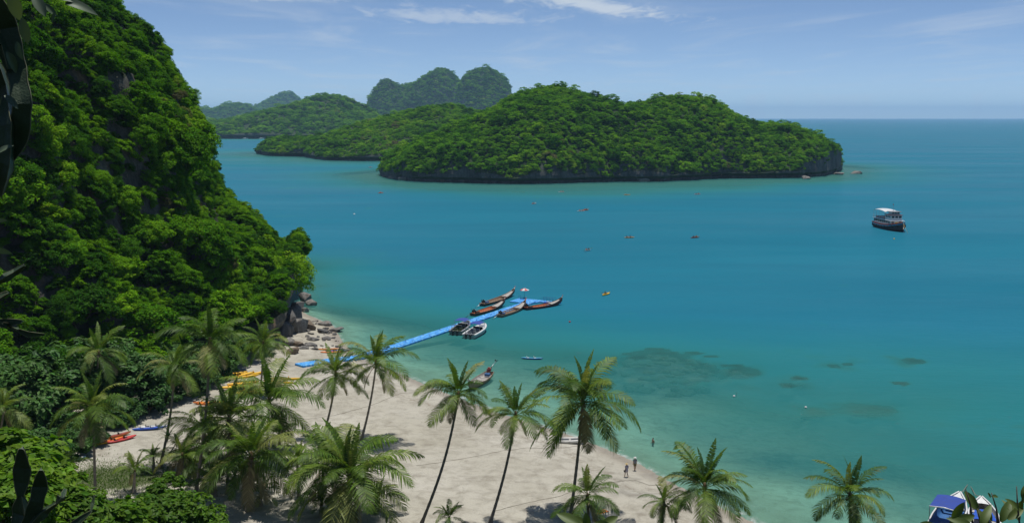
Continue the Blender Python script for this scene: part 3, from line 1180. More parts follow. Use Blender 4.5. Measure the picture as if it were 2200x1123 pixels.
def to_px(P):
    """photo pixels of world points (n,3)"""
    c, s = math.cos(PITCH), math.sin(PITCH)
    q = P - np.array([0, 0, CAM_H])
    f = q[:, 1] * c - q[:, 2] * s
    up = q[:, 1] * s + q[:, 2] * c
    return 1100 + F_PX * q[:, 0] / f, 561.5 - F_PX * up / f, f


rs = np.random.RandomState(5)
JUNGLE = TreeKind(10, 100, 2.9, 0.85, 52, 120, 0.31, 2.6, M_leaf, 2.4, 0.16)
WOOD = TreeKind(8, 200, 4.6, 0.82, 42, 60, 0.70, 4.2, M_leaf_far, 4.0, 0.25)

# --- jungle on the steep hill
pts, nrm = sample(HILL[:, 7:], 30000, rs, closed=False)
size = np.clip(rs.gamma(3.2, 0.22, len(pts)), 0.32, 1.7) * np.interp(pts[:, 1], [215, 250], [1.0, 0.62])
size = np.where((pts[:, 1] > 222) & (pts[:, 2] < 22), np.minimum(size, 0.55), size)
u, v, f = to_px(pts)
ok = (u > -120) & (u < 720) & (v > -160) & (pts[:, 2] > 1.0) & (pts[:, 1] < 285)
# bare rock shows in a few places
bare = np.zeros(len(pts), bool)
for bu, bv, ru, rv in ((262, 215, 22, 60), (255, 125, 12, 30), (452, 345, 14, 45), (640, 600, 24, 50), (440, 470, 60, 60)):
    prob = np.exp(-((u - bu) / ru) ** 2 - ((v - bv) / rv) ** 2)
    bare |= rs.rand(len(pts)) < prob * 1.5
ok &= ~bare
pts, nrm, size = pts[ok], nrm[ok], size[ok]
k = thin(pts, 2.75 * size ** 0.9)
pts, nrm, size = pts[k], nrm[k], size[k]
u, v, f = to_px(pts)
inframe = (u > 10) & (u < 660) & (v > 5) & (v < 1100)
face = -(nrm[:, 0] * pts[:, 0] + nrm[:, 1] * pts[:, 1] + nrm[:, 2] * (pts[:, 2] - CAM_H)) / np.linalg.norm(pts - np.array([0, 0, CAM_H]), axis=1)
score = np.where(inframe, size / f * np.clip(face + 0.3, 0.05, 1), 0)
order = np.argsort(-score)
print('hill trees', len(pts))
NI = min(290, len(order))
for q, i in enumerate(order[:NI]):
    nx, ny = nrm[i, 0], nrm[i, 1]
    loc = pts[i] + nrm[i] * 0.1 - np.array([0, 0, 1.0 * size[i]])
    JUNGLE.plant(q, 'jungle_tree', loc, size[i], rs.rand() * 6.28, (-ny * 0.55, nx * 0.55),
                 'leafy green jungle tree in the thick cover of the steep left hill', 'tree', 'jungle trees on the steep left hill')
rest = order[NI:]
scatter('jungle_cover', 'thick jungle canopy between the larger trees on the steep left hill', 'jungle',
        pts[rest] - np.array([0, 0, 1.0]) * size[rest][:, None], size[rest], np.stack([-nrm[rest, 1] * 0.55, nrm[rest, 0] * 0.55, rs.rand(len(rest)) * 6.28], 1),
        np.arange(len(rest)) % 10, JUNGLE.proto)
# creepers and bushes that fill the slope below the crowns and hang on the cliffs
p2, n2_ = sample(HILL[:, 5:], 9000, rs, closed=False)
u, v, f = to_px(p2)
dens = fbm(p2[:, 1] / 6, p2[:, 2] / 9, p2[:, 0] / 6, 3)
ok = (u > -80) & (u < 700) & (v > -100) & (p2[:, 2] > 3) & (p2[:, 1] < 275) & (dens > -0.35)
for bu, bv, ru, rv in ((262, 215, 16, 50), (452, 345, 10, 36), (640, 605, 20, 40)):
    ok &= rs.rand(len(p2)) > 1.6 * np.exp(-((u - bu) / ru) ** 2 - ((v - bv) / rv) ** 2)
p2, n2_ = p2[ok], n2_[ok]
kk = thin(p2, np.full(len(p2), 1.15))
p2, n2_ = p2[kk], n2_[kk]
s2 = rs.uniform(0.26, 0.6, len(p2))
scatter('hill_creepers', 'creepers and low bushes filling the gaps on the steep left hill', 'undergrowth',
        p2 - np.array([0, 0, 2.2]) * s2[:, None], np.stack([s2, s2, s2 * 1.2], 1), np.stack([-n2_[:, 1] * 0.5, n2_[:, 0] * 0.5, rs.rand(len(p2)) * 6.28], 1),
        np.arange(len(p2)) % 10, JUNGLE.proto)

# --- woods on the islands


def wood(V, n, sz, sp, cut, ymax, zsub=0.8):
    P, N = sample(V, n, rs)
    s = np.clip(rs.gamma(5.0, 1 / 5.0, len(P)), 0.45, 1.9) * sz
    u, v, f = to_px(P)
    keep = (P[:, 1] < ymax) & (P[:, 2] > cut) & (u > -50) & (u < 2250)
    P, N, s = P[keep], N[keep], s[keep]
    k = thin(P, sp * s)
    return P[k], N[k], s[k]


P, N, s = wood(A_surf, 30000, 0.64, 5.7, 2.0, 850)
u, v, f = to_px(P)
face = -(N[:, 0] * P[:, 0] + N[:, 1] * P[:, 1] + N[:, 2] * (P[:, 2] - CAM_H)) / np.linalg.norm(P - np.array([0, 0, CAM_H]), axis=1)
order = np.argsort(-(s / f * np.clip(face + 0.25, 0.02, 1)))
print('island trees', len(P))
NI = 290
for q, i in enumerate(order[:NI]):
    WOOD.plant(q, 'island_tree', P[i] - np.array([0, 0, 2.2 * s[i]]), s[i], rs.rand() * 6.28, (-N[i, 1] * 0.3, N[i, 0] * 0.3),
               'round-crowned forest tree on the wooded island across the bay', 'tree', 'forest trees on the island across the bay')
rest = order[NI:]
scatter('island_wood', 'close forest canopy between the larger trees on the island across the bay', 'forest', P[rest] - np.array([0, 0, 2.4]) * s[rest][:, None], s[rest],
        np.stack([-N[rest, 1] * .3, N[rest, 0] * .3, rs.rand(len(rest)) * 6.28], 1), np.arange(len(rest)) % 8, WOOD.proto)
# bushes overhanging the cliff tops and filling gaps
P, N = sample(A_all[6:], 9000, rs)
ok = (P[:, 1] < 850) & (P[:, 2] > 5)
steep = N[:, 2] < 0.35
ok &= ~steep | (fbm(P[:, 0] / 14, P[:, 2] / 9, 0, 3) > 0.0)
P, N = P[ok], N[ok]
k = thin(P, np.full(len(P), 2.6))
P, N = P[k], N[k]
s = rs.uniform(0.28, 0.55, len(P))
scatter('island_bushes', 'bushes along the cliff tops of the island across the bay', 'undergrowth', P - np.array([0, 0, 2.4]) * s[:, None], s,
        np.stack([-N[:, 1] * .4, N[:, 0] * .4, rs.rand(len(P)) * 6.28], 1), np.arange(len(P)) % 7, WOOD.proto)
for V, n, sz, sp, ymax, nm, lb in ((B_surf, 26000, 0.70, 5.4, 1260, 'point_wood', 'forest covering the lower wooded point left of the big island'),
                                   (C_surf, 16000, 1.35, 5.4, 2640, 'channel_wood', 'forest covering the long island beyond the channel'),
                                   (D1[0], 14000, 1.5, 5.0, 3620, 'peak_wood', 'forest on the slopes of the far double peak'),
                                   (D2[0], 20000, 1.5, 5.0, 4020, 'ridge_wood', 'forest on the slopes of the far tall ridge'),
                                   (E1[0], 10000, 2.2, 5.0, 6400, 'horizon_wood', 'forest on the small pointed island on the horizon'),
                                   (F1[0], 10000, 2.0, 5.0, 5050, 'horizon_wood', 'forest on the low humped island on the horizon')):
    P, N, s = wood(V, n, sz, sp, 2.0, ymax)
    ok = (N[:, 2] > 0.30) | (fbm(P[:, 0] / 60, P[:, 2] / 40, 0, 3) > 0.15)
    P, N, s = P[ok], N[ok], s[ok]
    print(nm, len(P))
    scatter(nm, lb, 'forest', P - np.array([0, 0, 2.6]) * s[:, None], np.stack([s, s, s * 0.9], 1), np.stack([-N[:, 1] * .2, N[:, 0] * .2, rs.rand(len(P)) * 6.28], 1),
            np.arange(len(P)) % 7, WOOD.proto)

# ------------------------------------------------------------------ haze over the sea
hz = MB().box((0, SEA_R / 2 - 200, 140), (2 * SEA_R + 800, SEA_R + 1400, 310))
m, t, out = new_mat('sea_haze')
pv = t.new('ShaderNodeVolumePrincipled')
pv.inputs['Color'].default_value = (0.50, 0.73, 1.0, 1)
pv.inputs['Density'].default_value = 6.0e-5
pv.inputs['Anisotropy'].default_value = 0.0
t.link(pv.outputs[0], out.inputs['Volume'])
o = hz.build('haze', m)
tag(o, 'thin blue sea haze over the whole bay', kind='stuff')
# ------------------------------------------------------------------ palms
M_ptrunk = simple('palm_trunk', (0.29, 0.25, 0.205), 0.85, 0.35, 2.5, bump=0.5, spec=0.2)
M_rachis = simple('palm_sheath', (0.14, 0.10, 0.05), 0.8, 0.4, 5.0, bump=0.3, spec=0.2)


def frond_mesh(name, seed, e0, droop, length, mat, n=48, lw=0.088, lmax=1.2, stemc=0.03):
    """pinnate coconut frond: arching midrib with two rows of hanging leaflets; starts at the origin, runs out along +X"""
    rg = random.Random(seed)
    b = MB()
    m = 26
    pts, tang = [], []
    p = Vector((0, 0, 0))
    yaw = rg.uniform(-0.25, 0.25)
    for i in range(m + 1):
        s = i / m
        th = e0 - droop * s ** 1.35
        yw = yaw * s * s
        tg = Vector((math.cos(th) * math.cos(yw), math.cos(th) * math.sin(yw), math.sin(th)))
        pts.append(p.copy())
        tang.append(tg)
        p = p + tg * (length / m)
    b.tube(pts[::3] + [pts[-1]], [stemc * (1 - 0.85 * k / (len(pts[::3]))) for k in range(len(pts[::3]))] + [0.004], 4, smooth=False)
    roll = rg.uniform(-0.5, 0.5)
    for i in range(n):
        s = 0.14 + 0.86 * i / (n - 1)
        f = s * m
        k = min(m - 1, int(f))
        q = pts[k].lerp(pts[k + 1], f - k)
        tg = tang[k]
        side0 = tg.cross(Vector((0, 0, 1)))
        if side0.length < 0.05:
            side0 = Vector((0, 1, 0))
        side0.normalize()
        nor = side0.cross(tg).normalized()
        L = lmax * (0.35 + 0.65 * math.sin(math.pi * min(1, (s * 0.92 + 0.10))) ** 0.6) * length / 4.6
        if s > 0.8:
            L *= 1.0 - 0.55 * (s - 0.8) / 0.2
        for sg in (-1, 1):
            if rg.random() < 0.05:
                continue
            d = (side0 * sg * math.cos(0.35 + roll * sg * 0.4) + nor * (0.25 + roll * sg * 0.5) + tg * rg.uniform(0.55, 0.85)).normalized()
            l = L * rg.uniform(0.85, 1.12)
            drp = rg.uniform(0.5, 1.0)
            a0 = q
            a1 = q + d * l * 0.5 - Vector((0, 0, drp * l * 0.18))
            a2 = q + d * l * 0.92 - Vector((0, 0, drp * l * 0.62))
            wv = tg * lw * 0.5
            b.add([a0 - wv * 0.6, a0 + wv * 0.6, a1 + wv, a1 - wv, a2], [(0, 1, 2, 3), (3, 2, 4)])
    return b.mesh(name, mat)


# frond ages: spear, rising, spreading, hanging, dead
FR = {}
for key, e0, dr, ln, mt in (('spear', 1.42, 0.55, 3.6, M_frond), ('rise', 1.10, 1.45, 4.4, M_frond), ('spread', 0.68, 1.75, 4.8, M_frond),
                            ('flat', 0.28, 1.6, 4.7, M_frond), ('hang', -0.30, 1.05, 4.4, M_frond), ('dead', -0.95, 0.5, 3.4, M_frond_dry)):
    FR[key] = [frond_mesh('frond', 300 + i + 10 * len(FR), e0 + (i - 1) * 0.13, dr * (0.85 + 0.15 * i), ln, mt, lmax=0.62 if key == 'spear' else 1.2) for i in range(3)]
    FR[key + '_y'] = [frond_mesh('frond', 400 + i + 10 * len(FR), e0 + (i - 1) * 0.1, dr * 0.8, ln, M_frond_dry if key == 'spear' else mt) for i in range(2)]


def palm(label, base, crown, fscale, nf=24, seed=0, bend=0.25, thick=1.0, young=False, dead=2, name='coconut_palm', swirl=1.0):
    rg = random.Random(900 + seed)
    base, crown = Vector(base), Vector(crown)
    root = empty(name, base, 0, label, 'palm', 'coconut palms behind the beach')
    top = crown - base
    n = 30
    pts, rr = [], []
    horiz = Vector((top.x, top.y, 0))
    for i in range(n + 1):
        s = i / n
        q = horiz * (s + bend * math.sin(math.pi * s) * (1 if horiz.length > 0.1 else 0)) + Vector((0, 0, top.z * s))
        if i == 0:
            q = q - Vector((0, 0, 0.6))
        pts.append(q)
        rr.append(thick * (0.155 - 0.045 * s + 0.16 * math.exp(-s * top.z / 0.5) + 0.018 * (i % 2)))
    MB().tube(pts, rr, 9).build('trunk', M_ptrunk, root)
    MB().tube([pts[-2] * 0.35 + pts[-1] * 0.65, pts[-1], pts[-1] + Vector((0, 0, 0.55 * fscale))], [0.13 * thick, 0.21 * fscale, 0.07 * fscale], 8).build('crown_sheath', M_rachis, root)
    nb = MB()
    if not young:
        for i in range(7):
            a = rg.uniform(0, 6.28)
            nb.ball(top + Vector((math.cos(a) * 0.26, math.sin(a) * 0.26, -0.22 - rg.uniform(0, .2))), 0.12, 7, 5)
        nb.build('coconuts', M_frond_dry, root)
    nf = int(nf * 1.2)
    ages = []
    for i in range(nf):
        s = i / (nf - 1)
        ages.append('spear' if s < 0.14 else 'rise' if s < 0.36 else 'spread' if s < 0.60 else 'flat' if s < 0.80 else 'hang')
    if young:
        ages = ['spear' if i < nf * 0.25 else 'rise' if i < nf * 0.62 else 'spread' if i < nf * 0.9 else 'flat' for i in range(nf)]
    ages += ['dead'] * dead
    for i, ag in enumerate(ages):
        a = i * 2.39996 * swirl + rg.uniform(-0.45, 0.45)
        if i > 3 and ag != 'dead' and rg.random() < 0.05:
            continue
        yv = rg.random() < (0.0 if ag == 'spear' else 0.15)
        me = rg.choice(FR[ag + ('_y' if yv else '')])
        s = fscale * rg.uniform(0.72, 1.08)
        link('frond', me, root, loc=top + Vector((math.cos(a) * 0.08, math.sin(a) * 0.08, 0.25 * fscale * (1 - i / len(ages)))),
             rot=(rg.uniform(-.2, .2), rg.uniform(-.22, .22), a), scale=s)
    return root


def palm_px(label, bpx, cpx, rpx, by=None, seed=0, **kw):
    """palm whose foot and crown centre are seen at these pixels; by = distance of a foot hidden below the frame"""
    if by is None:
        b = on_ground(*bpx)
    else:
        b = aty(bpx[0], bpx[1], by)
        b.z = max(ground_z(b.x, b.y), slope_z(b.x, b.y))
    c = aty(cpx[0], cpx[1], b.y + kw.pop('dy', 0.5))
    fs = rpx * c.y / F_PX / 3.5
    return palm(label, b, c, fs, seed=seed, **kw)


palm_px('slender leaning coconut palm on open sand left of two others, crown against the shallows', (903, 1130), (985, 850), 78, seed=1, bend=0.12, nf=22)
palm_px('slim coconut palm between the leaning palm and the tallest beach palm', (1052, 1125), (1108, 893), 78, seed=2, bend=0.10, nf=20)
palm_px('tallest beach palm with wide hanging fronds beside the beached dinghy', (1226, 1108), (1252, 868), 118, seed=3, bend=0.06, nf=26, thick=1.15, dead=3)
palm_px('coconut palm standing in front of the shore end of the blue jetty', (694, 938), (722, 806), 72, seed=4, bend=0.1, nf=20)
palm_px('coconut palm right of the one at the jetty end, crown over the waterline', (776, 946), (808, 783), 78, seed=5, bend=0.1, nf=20)
palm_px('large bushy low palm filling the lower middle of the beach edge', (748, 1150), (752, 1030), 135, by=98, seed=6, bend=0.0, nf=34, dead=4, thick=1.3)
palm_px('bushy palm half hidden behind the large low palm', (690, 1105), (694, 1002), 92, seed=7, bend=0.0, nf=24, dead=2)
palm_px('full palm with drooping fronds among shadows on the sand', (532, 1098), (540, 985), 112, seed=8, bend=0.02, nf=28, dead=4, thick=1.1)
palm_px('dense palm left behind the full palm, under the tall trunk', (488, 1060), (492, 905), 100, seed=9, bend=0.02, nf=26, dead=4)
palm_px('palm with long sideways fronds in front of the yellow kayaks', (572, 985), (578, 868), 105, seed=10, bend=0.02, nf=22, dead=1)
palm_px('tall palm with a long bare trunk rising above the grove', (421, 1058), (452, 738), 92, seed=11, bend=0.10, nf=22, thick=1.1, dead=3)
palm_px('leaning palm with pale fronds left of the tall palm', (344, 1002), (376, 790), 66, seed=12, bend=0.12, nf=17, dead=2)
palm_px('palm with bleached fronds rising against the dark hill foot', (196, 905), (212, 760), 66, seed=13, bend=0.06, nf=16, dead=3)
palm_px('palm on the grass patch nearest the left hill', (205, 1082), (200, 880), 82, seed=14, bend=0.03, nf=22, dead=3)
palm_px('palm close to the boulders at the hill foot', (560, 842), (566, 738), 54, seed=15, bend=0.04, nf=20)
palm_px('small lone palm on shaded sand beside the large low palm', (643, 1066), (638, 988), 44, seed=16, bend=0.02, nf=12, young=True, dead=0, thick=0.9)
palm_px('short young palm growing on the grass patch', (287, 1058), (290, 1012), 46, seed=17, bend=0.0, nf=12, young=True, dead=1)
palm_px('dark palm rising in front of the seated person', (1268, 1175), (1262, 1068), 74, by=93, seed=18, bend=0.0, nf=18, dead=4)
palm_px('wide palm at the bottom edge near the water line', (1506, 1190), (1514, 1050), 104, by=92, seed=19, bend=0.04, nf=26, dead=2)
palm_px('small drooping palm left of the wide palm at the bottom edge', (1418, 1170), (1426, 1078), 56, by=95, seed=20, bend=0.02, nf=15, dead=4)
palm_px('palm over the green shallows left of the moored blue boats', (1830, 1190), (1826, 1066), 86, by=86, seed=21, bend=0.02, nf=24, dead=3)
palm_px('low palm top showing at the bottom edge by the slender trunks', (966, 1150), (965, 1112), 40, by=96, seed=22, bend=0.0, nf=12, young=True, dead=1)
palm_px('young palm among the bushes at lower left', (140, 1090), (134, 1012), 56, seed=23, by=104, bend=0.0, nf=13, young=True, dead=2)
palm_px('palm squeezed between the tall trunk and the full palm', (450, 1005), (440, 930), 78, seed=25, bend=0.02, nf=20, dead=3)
palm_px('ragged palm with dry skirt in shade under the tall trunk', (395, 1030), (392, 980), 60, seed=26, bend=0.02, nf=16, dead=5)
palm_px('palm at far left edge in front of dark leaves', (-10, 1000), (8, 880), 60, seed=27, bend=0.02, nf=16, dead=2)

for q, (u_, v_, r_, n_, lb) in enumerate((
        (420, 1000, 50, 14, 'young palm at the foot of the tall bare trunk'), (462, 1040, 54, 15, 'young palm between the tall trunk and the full palm'),
        (505, 1020, 58, 16, 'young palm in the middle of the grove undergrowth'), (600, 935, 52, 14, 'young palm in front of the sideways-frond palm'),
        (455, 960, 52, 15, 'young palm in the shade left of the dense palm'), (560, 1060, 46, 12, 'young palm on the shaded sand under the full palm'),
        (330, 985, 40, 11, 'young palm beside the screw pine'),
        (690, 1085, 60, 16, 'young palm at the left skirt of the large low palm'),
        (810, 1075, 56, 15, 'young palm at the right skirt of the large low palm'))):
    palm_px(lb, (u_, v_ + 26), (u_, v_), r_, seed=50 + q, bend=0.0, nf=n_, young=True, dead=1)

# screw pine with rosettes of strap leaves
M_strap = foliage('strap_leaf', [(0.0, (0.05, 0.13, 0.03)), (1.0, (0.08, 0.18, 0.04))], 0.25, 0.3, 0.12)


def rosette(seed, n, L, w_):
    rg = random.Random(seed)
    b = MB()
    for i in range(n):
        a = i * 2.4 + rg.uniform(-.2, .2)
        e = 1.3 - 1.5 * i / n
        p, pts = Vector((0, 0, 0)), []
        for k in range(6):
            th = e - 1.3 * (k / 5) ** 1.5
            pts.append(p.copy())
            p = p + Vector((math.cos(a) * math.cos(th), math.sin(a) * math.cos(th), math.sin(th))) * L / 5 * rg.uniform(.9, 1.1)
        sd = Vector((-math.sin(a), math.cos(a), 0)) * w_ / 2
        ws = [0.6, 1, 1, 0.8, 0.5, 0.05]
        b.grid([[q - sd * k, q + sd * k] for q, k in zip(pts, ws)], smooth=False)
    return b


bp = on_ground(346, 1004)
r_ = empty('screw_pine', bp, 0, 'forked screw pine with strap-leaf rosettes by the leaning palm', 'plant')
c1 = aty(362, 936, bp.y) - bp
c2 = aty(380, 950, bp.y) - bp
MB().tube([(0, 0, -.3), c1 * 0.5 + Vector((-.2, 0, 0)), c1], [.13, .09, .07], 7).build('trunk', M_ptrunk, r_)
MB().tube([c1 * 0.1, c2 * 0.5 + Vector((-.1, 0, 0)), c2], [.1, .07, .05], 7).build('trunk', M_ptrunk, r_)
for i, c_ in enumerate((c1, c2)):
    rosette(5 + i, 26, 1.5, 0.11).build('leaf_rosette', M_strap, r_, loc=c_)

# ------------------------------------------------------------------ broadleaf trees at the foot of the hill and bushes below the camera
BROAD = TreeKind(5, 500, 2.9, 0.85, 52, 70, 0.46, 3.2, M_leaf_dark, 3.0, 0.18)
BUSH = TreeKind(4, 600, 2.0, 0.9, 40, 70, 0.40, 1.7, M_leaf_shrub, 1.4, 0.10)
rs = np.random.RandomState(77)
FOOT = [(110, 1005, 0.9), (150, 992, 0.85), (190, 975, 0.8), (225, 958, 0.7), (20, 965, 1.5), (70, 955, 1.7), (115, 925, 1.7), (165, 915, 1.5), (215, 905, 1.4), (265, 890, 1.45), (310, 880, 1.3), (350, 868, 1.25), (395, 852, 1.2),
        (430, 838, 1.1), (465, 822, 1.1), (500, 805, 1.1), (530, 790, 1.0), (555, 778, 0.9), (585, 762, 0.75),
        (40, 985, 0.9), (90, 978, 0.9), (140, 962, 0.9), (185, 945, 0.85), (225, 935, 0.8), (275, 915, 0.75), (305, 908, 0.7), (345, 890, 0.7), (385, 872, 0.65), (415, 860, 0.65), (450, 845, 0.6), (480, 832, 0.6), (512, 815, 0.6), (30, 905, 1.7), (90, 880, 1.7), (150, 868, 1.6), (230, 858, 1.5), (300, 838, 1.4), (360, 820, 1.35), (420, 800, 1.25), (480, 780, 1.2), (530, 765, 1.0), (570, 748, 0.85), (598, 735, 0.7)]
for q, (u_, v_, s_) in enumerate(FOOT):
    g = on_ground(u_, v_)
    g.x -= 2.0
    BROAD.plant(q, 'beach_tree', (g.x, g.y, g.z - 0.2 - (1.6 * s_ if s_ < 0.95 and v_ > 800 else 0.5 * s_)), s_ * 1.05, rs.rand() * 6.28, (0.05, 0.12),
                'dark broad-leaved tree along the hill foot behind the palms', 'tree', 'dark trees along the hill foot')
# small trees and bushes that rise into the lower left corner
LOW = [(30, 1000, 62, 1.5), (70, 1060, 58, 1.4), (12, 1090, 52, 1.4), (130, 1100, 56, 1.2), (345, 1085, 74, 1.0), (395, 1110, 70, 1.15), (300, 1118, 66, 1.1), (430, 1128, 72, 0.9),
       (225, 1120, 60, 1.1), (180, 1090, 66, 0.9), (100, 1020, 70, 0.9), (355, 1040, 80, 0.7)]
LOWL = ['bright bush at the left edge behind the cactus', 'yellow-green bush around the dark cactus at lower left', 'bright bush in the bottom left corner', 'bush at the bottom edge right of the cactus',
        'bright leafy bush in front of the grass patch', 'bright bush at the bottom edge below the tall palm trunk', 'bush at the bottom edge below the grass patch', 'small bush at the bottom edge left of the shaded sand',
        'bush in front of the palm on the grass', 'low bush behind the leaning cactus arm', 'small bush above the cactus pads at lower left', 'small bright treetop between grass patch and tall trunk']
for q, ((u_, v_, y_, s_), lb) in enumerate(zip(LOW, LOWL)):
    c = aty(u_, v_, y_)
    zb = max(slope_z(c.x, c.y), ground_z(c.x, c.y))
    root = BUSH.plant(q, 'leafy_bush', (c.x, c.y, c.z - 2.2 * s_), s_, rs.rand() * 6.28, (0, 0), lb, 'bush', 'bushes on the slope below the lookout')
    if c.z - 2.2 * s_ > zb:
        MB().tube([(0, 0, (zb - c.z + 2.2 * s_) / s_ - 0.4), (0.1, 0, (zb - c.z + 2.2 * s_) / s_ * 0.5), (0, 0, 0.2)], [0.16, 0.13, 0.10], 7).build('stem', M_bark, root)

# grass on the lawn
rg = np.random.RandomState(3)
gp = []
while len(gp) < 9000:
    q = rg.normal(size=2) * np.array([6.0, 3.4]) + np.array([lw_c.x, lw_c.y])
    gp.append(q)
gp = np.array(gp)
gz = np.array([ground_z(a, b) for a, b in gp])
a = rg.rand(len(gp)) * 6.28
h = rg.uniform(0.08, 0.22, len(gp))
dx, dy = np.cos(a) * 0.05, np.sin(a) * 0.05
V = np.stack([np.column_stack([gp[:, 0] - dx, gp[:, 1] - dy, gz - 0.02]), np.column_stack([gp[:, 0] + dx, gp[:, 1] + dy, gz - 0.02]),
              np.column_stack([gp[:, 0] + rg.normal(size=len(gp)) * 0.08, gp[:, 1] + rg.normal(size=len(gp)) * 0.08, gz + h])], 1).reshape(-1, 3)
o = link('grass', np_mesh('grass', V, np.arange(len(V)).reshape(-1, 3), M_grass))
tag(o, 'short grass patch under the palms at lower left', 'grass', kind='stuff')

# ------------------------------------------------------------------ boulders and ledges at the hill foot
rg = random.Random(4)


def crag(seed, sx, sy, sz):
    """angular block: hull of points scattered near a rounded box"""
    r = random.Random(seed * 17 + 3)
    bm = bmesh.new()
    for _ in range(26):
        d = Vector((r.gauss(0, 1), r.gauss(0, 1), r.gauss(0, 1))).normalized()
        d = Vector([math.copysign(abs(c) ** 0.62, c) for c in d]) * r.uniform(0.72, 1.05)
        bm.verts.new((d.x * sx, d.y * sy, d.z * sz))
    g = bmesh.ops.convex_hull(bm, input=bm.verts)
    bmesh.ops.delete(bm, geom=[e for e in set(g['geom_interior'] + g['geom_unused']) if isinstance(e, bmesh.types.BMVert)], context='VERTS')
    bmesh.ops.bevel(bm, geom=list(bm.edges), offset=min(sx, sy, sz) * 0.05, segments=1, affect='EDGES')
    bm.verts.index_update()
    b = MB()
    b.add([v.co.copy() for v in bm.verts], [[v.index for v in f.verts] for f in bm.faces])
    bm.free()
    return b


def boulder(px, size, label, seed, flat=0.7, mat=None, sink=0.3, name='boulder', group='boulders at the hill foot'):
    p = on_ground(*px)
    b = crag(seed, size, size * 0.85, size * flat)
    o = b.build(name, mat or M_boulder, loc=(p.x, p.y, p.z + size * flat * (1 - sink) * 0.5), rot=(rg.uniform(-.3, .3), rg.uniform(-.3, .3), rg.uniform(0, 6.28)))
    tag(o, label, 'rock', group)
    return o


M_bould2 = rock_mat('dark_boulder', (0.05, 0.05, 0.05), (0.17, 0.165, 0.155), None, 0.6)
M_bould3 = rock_mat('brown_boulder', (0.11, 0.085, 0.06), (0.24, 0.19, 0.14), None, 0.6)
for q, (px_, sz, lb, mt, fl) in enumerate([
        ((655, 648), 2.0, 'pale boulder at the tip of the rocks standing in the sea', M_boulder, 0.9),
        ((668, 655), 1.6, 'pale flat-topped rock beside the tip boulder in the sea', M_boulder, 0.6),
        ((640, 662), 2.0, 'dark rock below the headland cliff', M_bould2, 0.7),
        ((655, 668), 1.4, 'low grey rock below the tip boulder', M_boulder, 0.5),
        ((630, 690), 2.6, 'grey sloping rock above the brown wedge rock', M_boulder, 0.9),
        ((618, 712), 3.2, 'largest dark grey boulder against the hill foot', M_bould2, 1.1),
        ((638, 710), 2.6, 'large pale-streaked boulder right of the largest one', M_boulder, 1.0),
        ((660, 706), 2.1, 'brown wedge-shaped rock on the sand', M_bould3, 0.6),
        ((606, 722), 2.2, 'dark boulder in shadow left of the largest one', M_bould2, 1.1),
        ((700, 698), 1.8, 'flat grey ledge at the water edge', M_boulder, 0.35),
        ((718, 710), 2.0, 'long flat ledge reaching toward the water', M_boulder, 0.25),
        ((695, 713), 1.7, 'dark flat ledge left of the long ledge', M_bould2, 0.3),
        ((702, 728), 1.1, 'small grey slab on the sand below the ledges', M_boulder, 0.4),
        ((672, 730), 1.3, 'low cluster rock in the middle of the sand', M_boulder, 0.35),
        ((668, 742), 1.2, 'flat slab below the cluster rock', M_boulder, 0.3),
        ((655, 748), 1.1, 'flat slab nearest the brown block', M_boulder, 0.3),
        ((628, 758), 1.55, 'brown block of rock alone on the sand', M_bould3, 0.62),
        ((622, 740), 1.7, 'grey flat-topped rock behind the brown block', M_boulder, 0.6),
        ((640, 742), 1.2, 'rusty rock beside the flat-topped one', M_bould3, 0.6)]):
    boulder(px_, sz, lb, q + 1, fl, mt)
for i in range(60):
    u_ = rg.uniform(650, 735)
    v_ = rg.uniform(685, 752)
    if u_ > 690 + (v_ - 680) * 0.8:
        continue
    boulder((u_, v_), rg.uniform(0.18, 0.6), 'small grey stone scattered on the sand below the boulders', 40 + i, rg.uniform(0.35, 0.6), rg.choice((M_boulder, M_bould2)), group='small stones below the boulders', name='stone')
# rocks at the foot of the island across the bay
for q, (px_, sz, lb, fl) in enumerate([((1838, 373), 5.5, 'outlying rock off the right tip of the island', 0.35), ((1802, 375), 4.5, 'dark rock between island tip and outlying rock', 0.3),
                                       ((1732, 384), 3.6, 'rock in the water before the right cliff of the island', 0.55), ((1415, 388), 6.2, 'pale block fallen at the foot of the island cliff', 0.85),
                                       ((1380, 390), 5.0, 'low pale slab left of the fallen block', 0.4), ((845, 383), 4.5, 'low rock at the left tip of the island', 0.35),
                                       ((868, 387), 5.0, 'jagged rock right of the left tip of the island', 0.45), ((890, 387), 4.0, 'pale rock at the waterline near the left tip', 0.6),
                                       ((905, 382), 5.0, 'upright pale rock leaning on the island near its left tip', 0.9), ((830, 380), 3.5, 'outermost rock off the left tip of the island', 0.3)]):
    p_ = at(*px_)
    b = crag(80 + q, sz, sz * .8, sz * fl)
    tag(b.build('shore_rock', M_boulder, loc=(p_.x, p_.y, sz * fl * 0.3)), lb, 'rock', 'rocks at the island shore')
